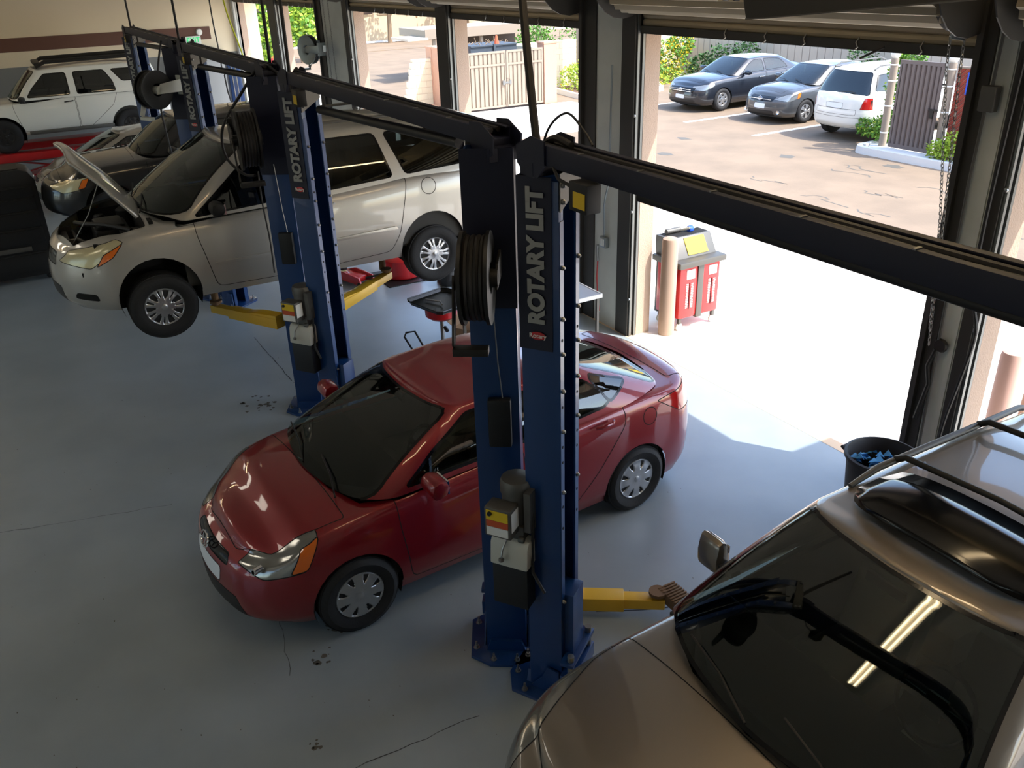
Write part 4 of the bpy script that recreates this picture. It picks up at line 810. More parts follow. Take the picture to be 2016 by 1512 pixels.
shrub('climbing vine between the white vehicle and the brown gate', (-13.75, 18.35, .12), [((0, 0, 1.5), (.28, .35, .6)), ((.0, .1, .9), (.30, .4, .6)), ((-.1, -.05, .35), (.38, .35, .35)), ((-.55, -.1, .3), (.40, .25, .22)), ((.15, .1, 1.95), (.3, .3, .2))], 'leaf_green', 2600, .085, 9, ('leaf_lime', 900))
shrub('light green bush at the right of the brown gate', (-11.6, 17.7, .12), [((0, 0, .3), (.40, .25, .35)), ((.45, .05, .5), (.38, .25, .5)), ((-.35, -.05, .2), (.28, .2, .22))], 'leaf_lime', 1500, .085, 10)
# rear fence: beige corrugated panels in bays
rf = MB().box(-30.5, -13.9, 24.6, 24.65, 0, 1.55).build('trim_10', 'fence_beige', kind='structure')
pn = MB().prism([(0, 24.56), (.30, 24.56), (.32, 24.6), (.02, 24.6)], 0, 1.6, 'z').build('panel', 'fence_beige', rf)
for k in range(1, 50):
    o = pn.copy(); COL.objects.link(o); o.parent = rf; o.location = (-30.5 + k * .335, 0, 0)
pn.location = (-30.5, 0, 0)
# small brown gate with round posts
sg_ = thing('garden_gate', 'brown corrugated metal gate with a latch, on the raised curb', 'gate', (-13.42, 17.85, .15))
MB().box(0, 1.10, -.02, .03, 0, .09).box(0, 1.10, -.02, .03, 1.84, 1.92).box(0, .05, -.02, .03, .09, 1.84).box(1.05, 1.10, -.02, .03, .09, 1.84).build('gate_frame', 'gate_brown', sg_)
rib = None
for k in range(8):
    if rib is None: rib = MB().prism([(0, .02), (.025, -.025), (.085, -.025), (.11, .02), (.123, .02)], .09, 1.84, 'z').build('gate_panel', 'gate_brown', sg_); o = rib
    else: o = rib.copy(); COL.objects.link(o)
    o.parent = sg_; o.location = (.055 + k * .124, 0, 0)
MB().box(.92, 1.14, -.05, -.02, .92, .96).box(.96, 1.04, -.05, -.02, .76, .92).build('latch', 'dark_steel', sg_)
for x, yy in ((-13.62, 17.9), (-12.22, 17.98)):
    t = thing('gate_post', 'round taupe gate post with ball cap, %s of the brown gate' % ('left' if x < -13 else 'right'), 'post', (x, yy, .13))
    MB().lathe([(.085, 0), (.085, 1.95)], 'z', n=18).build('shaft', 'gate_taupe', t, smooth=True)
    for z in (.3, .9, 1.45, 1.8): MB().lathe([(.086, z), (.094, z + .005), (.094, z + .025), (.086, z + .03)], 'z', n=18).build('band', 'line_white', t, smooth=True)
    MB().lathe([(.06, 1.95), (.10, 2.0), (.11, 2.06), (.09, 2.13), (.001, 2.17)], 'z', n=18).build('ball_cap', 'line_white', t, smooth=True)
# red slatted fence to the right of the gate
rs = thing('slatted_fence', 'brick-red fence of diagonal slats right of the brown gate', 'fence', (-12.12, 18.02, .13))
MB().box(-.02, 2.4, .045, .06, 0, 1.86).build('backing', 'line_white', rs); MB().tube([(0, .03, 1.86), (2.4, .03, 1.86)], .03, 8).tube([(2.4, .03, 0), (2.4, .03, 1.9)], .03, 8).build('rail', 'gate_taupe', rs)
def clip_slat(c, wd, W, H):                       # 45-degree band x - z in [c, c+wd] clipped to the rectangle
    P = [(0, 0), (W, 0), (W, H), (0, H)]
    for a, b, s in ((1, -1, c), (-1, 1, -(c + wd))):
        Q = []
        for i in range(len(P)):
            p, q = P[i], P[(i + 1) % len(P)]; dp, dq = a * p[0] + b * p[1] - s, a * q[0] + b * q[1] - s
            if dp >= 0: Q.append(p)
            if dp * dq < 0: t = dp / (dp - dq); Q.append((p[0] + (q[0] - p[0]) * t, p[1] + (q[1] - p[1]) * t))
        P = Q
        if len(P) < 3: return None
    return P
c = -1.84
while c < 2.4:
    P = clip_slat(c, .085, 2.38, 1.84)
    if P: MB().prism(P, .02, .045, 'y').build('slat', 'brick_red', rs)
    c += .105
tag(MB().box(-11.86, -11.62, 18.015, 18.04, 1.45, 1.9).build('parking_sign', 'sign_blue'), 'small blue sign on the red slatted fence', 'sign')
# beige building and trees far away
bd = thing('office_building', 'beige building with dark brown windows across the street', 'building', (-56, 23, 0))
MB().box(-6, 0, -14, 14, 0, 6).build('wall', 'building_beige', bd); MB().box(-2.9, .3, -14, 14, 6, 6.4).build('roof', 'roof_brown', bd)
for k in range(12):
    y = -8.6 + k * 1.35; f = MB().box(0, .06, y, y + 1.0, 1.55, 3.6).build('window', 'building_beige', bd); MB().box(.06, .07, y + .04, y + .96, 1.6, 3.55).build('pane', 'window_brown', f)
struct('road', MB().box(-56, -49, -10, 60, -.01, .02), 'asphalt')
MB().box(-54.6, -54.4, -10, 60, 0, .12).build('trim_11', 'curb_white', kind='structure')
MB().box(-70, -30, 46, 46.3, 0, 3).build('trim_12', 'fence_beige', kind='structure')
def tree(label, loc, h, blobs, m, n, size, seed, m2=None):
    t = thing('tree', label, 'tree', loc); rnd = random.Random(seed)
    tk = MB().tube([(0, 0, 0), (.08, .05, h * .4), (0, .15, h * .75)], [.16, .12, .07], 8)
    for c, r in blobs: tk.tube([(.05, .05, h * .35), (c[0] * .5, c[1] * .5, (c[2] + h * .4) / 2), tuple(c)], [.07, .05, .02], 6)
    tk.build('trunk', 'bark', t, kind='stuff'); leaves('crown', m, t, blobs, n, size, seed)
    if m2: leaves('mixed_leaves', m2, t, blobs, n // 2, size, seed + 9)  # second leaf colour mixed at random through the crown
tree('bright yellow-green tree beside the far corner of the garage', (-33, 9.2, 0), 4.5, [((0, 0, 3.1), (1.3, 1.4, 1.3)), ((.2, -.6, 2.2), (.9, .9, .8)), ((.3, .8, 2.6), (.9, .8, .8)), ((0, 0, 4.4), (1.2, 1.4, 1.0))], 'leaf_lime', 4200, .20, 21, 'leaf_green')
tree('green tree in front of the beige building', (-46, 14.2, 0), 5.5, [((0, 0, 3.9), (1.6, 1.8, 1.2)), ((.3, 1.1, 3.1), (1.0, 1.0, .8)), ((0, -1.2, 3.4), (1.2, 1.2, .9))], 'leaf_green', 2600, .24, 22, 'leaf_lime')
tree('tree with dry brown leaves before the beige building', (-53.6, 22.2, 0), 5.9, [((0, 0, 3.2), (1.5, 1.8, 1.3)), ((.3, 1.6, 2.6), (1.2, 1.3, 1.1)), ((.2, -1.2, 3.2), (1.2, 1.2, 1.1))], 'leaf_dry', 3000, .22, 23)
tree('dry brown tree next to the carport', (-53.6, 27.6, 0), 5.4, [((0, 0, 2.6), (1.5, 1.8, 1.5)), ((.3, -1.3, 2.2), (1.0, 1.2, 1.0)), ((.3, 1.9, 3.0), (1.4, 1.4, 1.2))], 'leaf_dry', 3000, .22, 24)
tree('small green tree between the dry trees', (-50, 28.4, 0), 3.4, [((0, 0, 1.9), (.9, 1.0, .7)), ((0, 1.0, 2.1), (.8, .8, .6))], 'leaf_lime', 1200, .18, 25)
tag(MB().box(-47.2, -46.6, 12.7, 13.7, 0, .95).build('trash_crate', 'tool_red', bevel=.05), 'small red bin far away across the pale driveway', 'bin')

# ------------------------------------------------------------------ two-post lifts
ANG = .595
def section(w, d, t, lip):                       # C section, open towards +x, in (x, y)
    a, b = d / 2, w / 2
    return [(-a, -b), (a, -b), (a, -b + lip), (a - t, -b + lip), (a - t, -b + t), (-a + t, -b + t), (-a + t, b - t), (a - t, b - t), (a - t, b - lip), (a, b - lip), (a, b), (-a, b)]
def lift_column(root, X, Y, rot, H, side, letters, sleeve_z, car_z=.15, unit=False, reel=None, cover=False, textlab=True):
    Wd, Dp = .27, .22
    L0 = T(X, Y, 0) @ RZ(rot)
    def B(mb, name, m, parent, **k):
        mb.v = [tuple(L0 @ Vector(v)) for v in mb.v]; return mb.build(name, m, parent, **k)
    col = B(MB().prism(section(Wd, Dp, .012, .055), .02, H - .02, 'z'), 'column', 'lift_blue', root, bevel=.002)
    sl = section(Wd + .014, Dp + .006, .008, .02); B(MB().prism([(x - .006, y) for x, y in [(-Dp / 2, -Wd / 2 - .008), (Dp / 2 - .03, -Wd / 2 - .008), (Dp / 2 - .03, -Wd / 2 - .001), (-Dp / 2 + .004, -Wd / 2 - .001), (-Dp / 2 + .004, Wd / 2 + .001), (Dp / 2 - .03, Wd / 2 + .001), (Dp / 2 - .03, Wd / 2 + .008), (-Dp / 2, Wd / 2 + .008)]], sleeve_z, H, 'z'), 'column_sleeve', 'lift_navy', col)
    # bright front flanges with bolts and holes
    for sy in (-1, 1):
        B(MB().box(Dp / 2, Dp / 2 + .004, sy * (Wd / 2 - .028) - .024, sy * (Wd / 2 - .028) + .024, .7, H - .22), 'flange_plate', 'lift_blue', col)
        mb = MB()
        for z in (.75, 1.55, 1.95, 2.2, 2.42, 2.62, 2.9): mb.lathe([(.013, Dp / 2), (.013, Dp / 2 + .012), (.006, Dp / 2 + .022), (.001, Dp / 2 + .022)], 'x', (0, sy * (Wd / 2 - .028), z), 8)
        B(mb, 'flange_bolt', 'steel', col, kind='stuff')
        mb = MB()
        for z in (1.3, 1.45, 1.75, 1.85, 2.1, 2.5): mb.lathe([(.009, Dp / 2), (.009, Dp / 2 + .006), (.001, Dp / 2 + .006)], 'x', (0, sy * (Wd / 2 - .028), z), 8)
        B(mb, 'flange_hole', 'dark_liner', col, kind='stuff')
    B(MB().prism([(-Wd / 2, H - .17), (Wd / 2, H - .08), (Wd / 2, H + .02), (-Wd / 2, H + .02)], Dp / 2 + .004, Dp / 2 + .01, 'x'), 'top_plate', 'dull_steel', col)
    mb = MB()
    for y, z in ((-.115, H - .04), (-.115, H - .12), (.115, H - .03), (.115, H - .0)): mb.lathe([(.014, Dp / 2 + .01), (.014, Dp / 2 + .02), (.007, Dp / 2 + .03), (.001, Dp / 2 + .03)], 'x', (0, y, z), 8)
    B(mb, 'plate_bolt', 'steel', col, kind='stuff')
    B(MB().tube([(0.02, .0, .9), (0.02, 0, H - .1)], .006, 6), 'lift_cable', 'steel', col); B(MB().tube([(-.02, .03, .6), (-.02, .03, H - .2)], .016, 8), 'hydraulic_cylinder', 'black_gloss', col)
    # baseplate, gussets, anchors
    bp = [(-.28, -.10), (-.20, -.24), (.16, -.27), (.22, -.20), (.22, .20), (.16, .27), (-.20, .24), (-.28, .10)]
    pl = B(MB().prism(bp, 0, .022, 'z'), 'base_plate', 'lift_blue', root, bevel=.004)
    for x, y in ((-.23, -.08), (-.23, .08), (-.12, -.21), (-.12, .21), (.13, -.22), (.13, .22)):
        B(MB().lathe([(.022, .022), (.022, .026), (.014, .026), (.014, .045), (.008, .046), (.008, .075), (.001, .076)], 'z', (x, y, 0), 8), 'anchor_bolt', 'steel', pl, smooth=True)
    for sy in (-1, 1): B(MB().prism([(-.10, .022), (.10, .022), (.10, .20), (.02, .22), (-.02, .12)], sy * (Wd / 2 + .02) - .006, sy * (Wd / 2 + .02) + .006, 'y'), 'gusset', 'lift_blue', pl)
    B(MB().prism([(-Wd / 2, .02), (Wd / 2, .02), (Wd / 2 - .03, .10), (-Wd / 2 + .03, .10)], -Dp / 2 - .03, -Dp / 2, 'x'), 'gusset', 'lift_blue', pl)
    # carriage with the arm pivots
    cz = car_z
    ca = B(MB().box(-.05, Dp / 2 + .06, -.085, .085, cz, cz + .62).box(Dp / 2 + .01, Dp / 2 + .10, -.19, .19, cz - .06, cz + .05).box(Dp / 2 + .01, Dp / 2 + .10, -.19, .19, cz + .13, cz + .16), 'carriage', 'lift_blue', root, bevel=.006)
    for sy in (-1, 1):
        B(MB().cyl((Dp / 2 + .07, sy * .15, cz - .09), (Dp / 2 + .07, sy * .15, cz + .2), .022, 12), 'arm_pin', 'steel', ca, smooth=True)
    if letters:
        zc = (H + sleeve_z) / 2 + .03; n_ = L0.to_3x3()
        ax = frame(L0 @ Vector((-.008, -Wd / 2 - .0165, zc + .02)), (0, 0, 1), n_ @ Vector((-1, 0, 0)), n_ @ Vector((0, -1, 0)))
        text_mesh('lettering', 'ROTARY LIFT', .122, 'letter_grey', col, ax, .001, .0065, .98)
        e = B(MB().lathe([(.001, -.002), (.045, -.001), (.045, .001), (.001, .002)], 'y', (0, 0, 0), 24), 'emblem', 'tool_red', col)
        sc = Matrix.Diagonal((1, 1, .5, 1)); e.data.transform(L0.inverted()); e.data.transform(T(-.006, -Wd / 2 - .0165, sleeve_z + .085) @ sc); e.data.transform(L0)
        text_mesh('emblem_text', 'Rotary', .036, 'label_white', col, frame(L0 @ Vector((-.006, -Wd / 2 - .019, sleeve_z + .085)), n_ @ Vector((1, 0, 0)), (0, 0, 1), n_ @ Vector((0, -1, 0))), .0006, .0004)
    if cover:                                     # black cable cover on the back with a thin wire above it
        c_ = B(MB().box(-Dp / 2 - .06, -Dp / 2 - .002, -.09, .05, 1.66, 1.98), 'cable_cover', 'black_plastic', col, bevel=.015)
        B(MB().tube([(-Dp / 2 - .012, .0, 2.64), (-Dp / 2 - .015, -.02, 2.2), (-Dp / 2 - .02, -.04, 1.97)], .004, 6), 'wire', 'steel', c_)
    if unit:
        ux = -Dp / 2 - .12; L0 = L0 @ T(.05, -.11, 0)
        u = thing_part = B(MB().lathe([(.09, 1.30), (.092, 1.50), (.082, 1.53)], 'z', (ux, 0, 0), 20), 'power_unit', 'dull_steel', root, smooth=True)
        B(MB().lathe([(.10, 1.50), (.10, 1.56), (.09, 1.585), (.03, 1.60), (.001, 1.60)], 'z', (ux, 0, 0), 24), 'motor_cap', 'dull_steel', u, smooth=True)
        B(MB().box(ux - .19, ux - .07, -.09, .07, 1.30, 1.49).build, 'x', 'y', None) if 0 else None
        sbox = B(MB().box(ux - .12, ux + .05, -.20, -.085, 1.27, 1.47), 'switch_box', 'dull_steel', u, bevel=.01)
        B(MB().box(ux - .105, ux + .035, -.204, -.2, 1.39, 1.455), 'warning_label', 'label_yellow', u); B(MB().box(ux - .105, ux + .035, -.204, -.2, 1.345, 1.388), 'warning_label', 'label_orange', u)
        B(MB().box(ux - .105, ux + .035, -.204, -.2, 1.285, 1.343), 'info_label', 'label_white', u); B(MB().lathe([(.014, 0), (.014, -.012), (.001, -.014)], 'y', (ux - .08, -.204, 1.435), 10), 'push_button', 'black_plastic', u)
        B(MB().box(ux + .052, ux + .054, -.19, -.10, 1.32, 1.45), 'info_label', 'label_white', u)
        B(MB().box(ux - .07, ux + .08, -.09, .07, 1.19, 1.30).cyl((ux + .05, -.1, 1.22), (ux + .09, -.1, 1.22), .02), 'valve_block', 'dull_steel', u, bevel=.01)
        B(MB().prism([(-.12, .0), (.12, .0), (.105, .15), (.08, .19), (-.08, .19), (-.105, .15)], ux - .13, ux + .12, 'x', T(0, -.02, 1.02)), 'oil_tank', 'tank_white', u, bevel=.015)
        B(MB().tube([(ux - .02, -.10, 1.22), (ux - .03, -.16, 1.16), (ux - .035, -.17, 1.10)], .006, 6).lathe([(.001, -.018), (.016, -.008), (.018, 0), (.016, .01), (.001, .018)], 'z', (ux - .035, -.17, 1.09), 10), 'release_lever', 'steel', u, smooth=True)
        B(MB().box(ux - .12, ux + .115, -.13, .10, .72, 1.02), 'drip_box', 'black_plastic', u, bevel=.01)
        B(MB().tube([(ux + .10, -.04, 1.5), (ux + .13, -.06, 1.35), (ux + .12, -.06, 1.1), (ux + .14, -.10, 1.0), (ux + .24, -Wd / 2 - .02, .92)], .011, 8), 'hydraulic_hose', 'hose_black', u, smooth=True)
        B(MB().box(ux + .09, ux + .13, -.10, .1, 1.28, 1.55), 'mounting_bracket', 'dull_steel', u)
    return col
def arm(root, p0, p1, z, pad=True):
    p0, p1 = Vector((p0[0], p0[1], z)), Vector((p1[0], p1[1], z)); d = (p1 - p0); Ln = d.length; d.normalize(); a = atan2(d.y, d.x); Mx = T(*p0) @ RZ(a)
    def B(mb, nm, m, par, **k): mb.v = [tuple(Mx @ Vector(v)) for v in mb.v]; return mb.build(nm, m, par, **k)
    r = B(MB().box(0, Ln * .72, -.065, .065, -.06, .05).prism([(0, .05), (Ln * .45, .05), (Ln * .3, .075), (0, .09)], -.065, .065, 'y'), 'swing_arm', 'lift_yellow', root, bevel=.006)
    B(MB().box(Ln * .5, Ln, -.05, .05, -.045, .038), 'arm_extension', 'lift_yellow', r, bevel=.005)
    B(MB().lathe([(.001, .04), (.035, .04), (.035, .06), (.065, .065), (.065, .09), (.001, .09)], 'z', (Ln - .05, 0, 0), 16), 'arm_pad', 'rust_brown', r, smooth=True)
    return r
def beam(root, xa, xb, y, z0=3.43, pad=None):
    h = .095; b = MB()
    prof = [(-.078, 0), (.078, 0), (.078, h), (.045, h), (.045, h - .010), (.066, h - .010), (.066, h * .4), (-.066, h * .4), (-.066, h - .010), (-.045, h - .010), (-.045, h), (-.078, h)]
    o = MB().prism([(y + p[0], z0 + p[1]) for p in prof], xa, xb, 'x').build('overhead_beam', 'lift_navy', root, bevel=.003)
    for x, s in ((xa, 1), (xb, -1)):
        for q in (-.088, .080): MB().prism([(x - s * .09, z0 - .02), (x - s * .02, z0 - .065), (x + s * .10, z0 - .065), (x + s * .16, z0 + .0), (x + s * .16, z0 + h + .02), (x + s * .04, z0 + h + .03), (x - s * .10, z0 + h - .03)], y + q, y + q + .008, 'y').build('end_bracket', 'lift_navy', o)
        MB().box(x - .06, x + .06, y - .09, y + .09, z0 - .07, z0).build('saddle_plate', 'lift_navy', o)
    MB().tube([(xa + .05, y - .02, z0 + .075)] + [(xa + (xb - xa) * t, y - .02 + .01 * sin(t * 30), z0 + .07) for t in [k / 12 for k in range(1, 12)]] + [(xb - .05, y - .02, z0 + .075)], .018, 8).tube([(xa + .05, y + .03, z0 + .075), (xb - .05, y + .03, z0 + .075)], .014, 8).build('hydraulic_line', 'hose_black', o, smooth=True)
    n = int((xb - xa) / .42)
    for k in range(1, n): x = xa + (xb - xa) * k / n; MB().box(x - .006, x + .006, y - .077, y - .045, z0 + h - .002, z0 + h + .004).build('clip', 'steel', o)
    if pad: MB().tube([(pad[0], y - .0, z0 - pad[2]), (pad[1], y - .0, z0 - pad[3])], pad[4], 14).build('shutoff_bar', 'black_plastic', o, smooth=True); MB().box(pad[0] + .1, pad[0] + .12, y - .01, y + .01, z0 - pad[2], z0).box(pad[1] - .12, pad[1] - .1, y - .01, y + .01, z0 - pad[3], z0).build('bar_hanger', 'dark_steel', o)
    sw = MB().box(xa + .46, xa + .60, y - .15, y - .07, z0 - .13, z0 + .0).build('limit_switch', 'black_plastic', o, bevel=.008)
    MB().box(xa + .50, xa + .59, y - .1525, y - .1505, z0 - .11, z0 - .04).build('caution_label', 'label_yellow', o)
    MB().tube([(xa + .47, y - .12, z0 - .04), (xa + .30, y - .10, z0 - .03), (xa + .18, y - .06, z0 + .02)], .008, 6).build('wire', 'hose_black', o)
YLc, YRc = 2.36, 2.15; s_, c_ = sin(ANG), cos(ANG)
def L_center(X): return (X - c_ * .11, YLc - s_ * .11)
def R_center(X): return (X - c_ * .11, YRc + s_ * .11)      # back face towards the camera
LL = [(-3.56, .24, 'nearest lift, over the bronze vehicle'), (-7.62, -4.03, 'lift around the red sedan'), (-12.05, -8.32, 'lift holding up the silver minivan'), (-16.75, -12.55, 'farthest lift, holding up the black wagon')]
lifts = []
for i, (xl, xr, lab) in enumerate(LL):
    t = thing('vehicle_lift', 'blue two-post %s' % lab, 'vehicle lift', (0, 0, 0), 0, 'blue two-post vehicle lifts in a row'); lifts.append(t)
    cz = {0: .17, 1: .17, 2: .92, 3: .62}[i]
    x, y = L_center(xl); lift_column(t, x, y, ANG, 3.36, 'L', True, 2.44, cz, unit=(i < 3), cover=False)
    x, y = R_center(xr); lift_column(t, x, y, pi - ANG, 3.43, 'R', False, 2.54, cz, cover=i in (1, 2))
    beam(t, xl - .06, xr - .02, 2.24, 3.43, pad=(xl + .62, xr - .48, .15, .05, .032) if i else (xl + .72, xr - .3, .032, .032, .022))
# arms
arm(lifts[0], (-3.30, 2.25), (-2.45, 2.05), .13); arm(lifts[0], (-3.34, 2.62), (-2.5, 3.9), .13); arm(lifts[0], (-.15, 2.3), (-1.2, 2.0), .13); arm(lifts[0], (-.1, 2.6), (-1.2, 3.8), .13)
arm(lifts[1], (-4.33, 2.44), (-3.74, 3.30), .12)
a_ = MB().box(-3.80, -3.56, 3.28, 3.42, .12, .20)
for k in range(9): a_.box(-3.79 + k * .026, -3.776 + k * .026, 3.275, 3.425, .20, .215)
a_.build('stacked_adapter', 'rust_brown', lifts[1], bevel=.003)
arm(lifts[1], (-4.30, 2.05), (-4.55, 1.05), .12) if 0 else None
arm(lifts[1], (-7.40, 2.7), (-6.9, 3.7), .12); arm(lifts[1], (-7.30, 2.15), (-6.75, 1.5), .12)
arm(lifts[2], (-8.62, 2.05), (-9.50, 1.55), .94); arm(lifts[2], (-8.60, 2.55), (-9.42, 3.62), .94); arm(lifts[2], (-11.7, 2.2), (-10.4, 1.6), .94); arm(lifts[2], (-11.6, 2.7), (-10.4, 3.6), .94)
arm(lifts[3], (-16.4, 2.2), (-15.6, 1.5), .72); arm(lifts[3], (-16.4, 2.7), (-15.6, 3.5), .72); arm(lifts[3], (-12.9, 2.1), (-14.3, 1.5), .72); arm(lifts[3], (-12.9, 2.6), (-14.3, 3.5), .72)
for i, z1, xs, ys in ((2, 1.23, (-9.5, -10.4), (1.58, 3.58)), (3, 1.02, (-14.3, -15.6), (1.52, 3.48))):
    for x in xs:
        for y in ys: MB().lathe([(.04, z1 - .24), (.04, z1 + .02), (.06, z1 + .025), (.06, z1 + .05), (.001, z1 + .05)], 'z', (x, y, 0), 12).build('lift_adapter', 'rust_brown', lifts[i])
MB().box(-10.62, -10.30, 1.66, 1.80, 1.0, 1.10).build('adapter_block', 'lift_blue', lifts[2], bevel=.01)
# hose reels on the right-hand posts
def reel(label, X, Y, rot, z, r, wd, m, m2, loc=None, hose=True):
    t = thing('hose_reel', label, 'hose reel', (0, 0, 0)); L0 = T(X, Y, z) @ RZ(rot)
    def B(mb, nm, mm, par=t, **k): mb.v = [tuple(L0 @ Vector(v)) for v in mb.v]; return mb.build(nm, mm, par, **k)
    for s in (-1, 1):
        d = B(MB().lathe([(r * .30, s * wd / 2), (r * .34, s * (wd / 2 + .012)), (r * .9, s * (wd / 2 + .004)), (r, s * (wd / 2 + .014)), (r, s * (wd / 2 - .006)), (r * .9, s * (wd / 2 - .006)), (r * .30, s * (wd / 2 - .006))], 'y', n=32, close=True), 'side_disc', m, smooth=True)
    mb = MB()
    for j in range(3):
        for k in range(int(wd / .03)): mb.lathe([(r * (.86 - .09 * j) + .016 * cos(q), -wd / 2 + .018 + .03 * k + .016 * sin(q)) for q in [2 * pi * i / 6 for i in range(6)]], 'y', n=24, close=True)
    B(mb, 'wound_hose', 'hose_black', smooth=True)
    B(MB().lathe([(.05, -wd / 2 - .05), (.05, wd / 2 + .05)], 'y', n=14), 'hub', m2, smooth=True)
    B(MB().prism([(-.05, -.05), (.05, -.05), (r + .16, -.06), (r + .16, .10), (.03, .07)], -wd / 2 - .05, -wd / 2 - .035, 'y').prism([(-.05, -.05), (.05, -.05), (r + .16, -.06), (r + .16, .10), (.03, .07)], wd / 2 + .035, wd / 2 + .05, 'y').box(r + .12, r + .135, -wd / 2 - .05, wd / 2 + .05, -.10, .14), 'bracket', m2, bevel=.003)
    B(MB().prism([(-.04, .03), (.04, -.03), (-r * .55, -r - .10), (-r * .75, -r - .06)], wd / 2 + .05, wd / 2 + .062, 'y').box(-r * .78, -r * .5, -wd / 2, wd / 2 + .06, -r - .12, -r - .08), 'guide_arm', m2, bevel=.003)
    return t
nR = (c_, -s_)
def on_back(X, off): return (X + nR[0] * off, YRc + nR[1] * off)
x, y = on_back(-4.03, .22); reel('black hose reel on the post in front of the red sedan', x - .02, y - .05, pi - ANG, 2.80, .25, .13, 'black_plastic', 'dark_steel')
x, y = on_back(-8.32, .26); reel('large black hose reel on the post beside the minivan roof', x - .06, y - .10, pi - ANG + .45, 2.92, .27, .16, 'black_plastic', 'black_plastic')
x, y = on_back(-12.55, .30); reel('black hose reel with pale bracket on the far post', x - .1, y - .18, pi - ANG - .45, 2.96, .24, .14, 'black_plastic', 'panel_grey')
gr = reel('grey steel hose reel hanging beside the pale pillar', -18.2, 5.75, .35, 2.83, .28, .10, 'galv', 'galv')
MB().box(-18.66, -17.80, 5.92, 5.98, 2.80, 2.92).box(-18.72, -18.62, 5.92, 6.14, 2.76, 2.96).build('wall_arm', 'galv', gr)
def hose(label, pts, r, m, name='air_hose', cat='hose'):
    # smooth the path
    P = [Vector(p) for p in pts]; out = []
    for i in range(len(P) - 1):
        a, b, c, d = P[max(i - 1, 0)], P[i], P[i + 1], P[min(i + 2, len(P) - 1)]
        for k in range(8):
            t = k / 8; out.append(.5 * ((2 * b) + (c - a) * t + (2 * a - 5 * b + 4 * c - d) * t * t + (3 * b - a - 3 * c + d) * t ** 3))
    out.append(P[-1]); return tag(MB().tube(out, r, 8).build(name, m, smooth=True), label, cat)
hose('grey pipe dropping from the ceiling to the lettered nearest post', [(-3.68, 2.26, 3.40), (-3.92, 2.34, 4.0), (-4.5, 2.55, 5.6)], .021, 'dark_steel', 'conduit_pipe', 'pipe')
hose('thin cable looping over the end of the nearest beam', [(-3.66, 2.24, 3.34), (-3.60, 2.26, 3.56), (-3.46, 2.28, 3.66), (-3.30, 2.27, 3.60), (-3.22, 2.26, 3.55)], .006, 'hose_black', 'cable', 'cable')
hose('thick black hose curving into the nearest lettered post', [(-3.70, 2.22, 3.30), (-3.64, 2.24, 3.46), (-3.52, 2.25, 3.54), (-3.36, 2.24, 3.53)], .018, 'hose_black')
for x, lab in ((-7.92, 'black pipe dropping to the second lettered post'), (-8.5, 'thin black pipe dropping to the post beside the minivan roof'), (-12.78, 'black pipe dropping to the third lettered post'), (-16.92, 'black pipe dropping to the farthest lettered post')):
    hose(lab, [(x, 2.3, 3.42), (x + .02, 2.3, 4.2), (x - .1, 2.32, 5.6)], .016, 'dark_steel', 'conduit_pipe', 'pipe')
hose('black hose looping from the third beam end to the big reel', [(-8.55, 2.2, 3.50), (-8.62, 2.05, 3.3), (-8.85, 1.85, 2.95), (-8.95, 1.85, 2.65), (-8.75, 1.95, 2.50), (-8.5, 2.0, 2.52)], .014, 'hose_black')
hose('short black hose between the posts left of the minivan roof', [(-8.35, 2.25, 3.5), (-8.1, 2.3, 3.42), (-7.95, 2.3, 3.40), (-7.85, 2.3, 3.46), (-7.62, 2.28, 3.54)], .016, 'hose_black')
hose('black hose hanging down the lettered third post', [(-12.95, 2.1, 3.5), (-13.05, 2.0, 3.1), (-13.1, 1.95, 2.6), (-12.9, 1.95, 1.9)], .014, 'hose_black')
hose('black wire hanging over the blue post beside the minivan door', [(-8.28, 1.98, 2.6), (-8.22, 1.96, 2.3), (-8.24, 1.98, 1.95), (-8.22, 1.97, 1.62)], .008, 'hose_black', 'wire', 'cable')
hose('yellow cord stretched down beside the farthest door', [(-25.2, 5.8, 5.5), (-24.62, 5.7, 3.63), (-23.5, 5.7, 2.38), (-23.3, 5.7, 1.6)], .02, 'yellow_hose', 'cord', 'cord')
hose('dark hose hanging in front of the far wall', [(-24.7, 5.4, 5.5), (-24.87, 5.4, 3.42), (-24.74, 5.4, 2.51), (-24.72, 5.4, 1.9)], .018, 'dark_steel')
# red rack under the white vehicle
rk = thing('alignment_rack', 'red drive-on rack under the white boxy vehicle', 'vehicle lift', (-23.55, 1.3, 0))
for sx in (-.75, .75):
    MB().box(sx - .26, sx + .26, -2.3, 2.9, .60, .77).build('runway', 'tool_red', rk, bevel=.01); MB().box(sx - .28, sx + .28, -2.3, 2.9, .58, .60).build('runway_edge', 'dull_steel', rk)
    for sy in (-1, 1): MB().prism([(-1.3 * sy - .05, .02), (-1.3 * sy + .06, .02), (1.3 * sy + .06, .58), (1.3 * sy - .05, .58)], sx - .06 + .07 * sy, sx + .06 + .07 * sy, 'x').build('scissor_leg', 'tool_red', rk)
    MB().box(sx - .3, sx + .3, -1.7, 1.7, 0, .04).build('base_frame', 'tool_red', rk)
for k in range(9): MB().box(.50, .52, -2.1 + k * .5, -1.9 + k * .5, .62, .72).build('side_notch', 'dark_liner', rk)

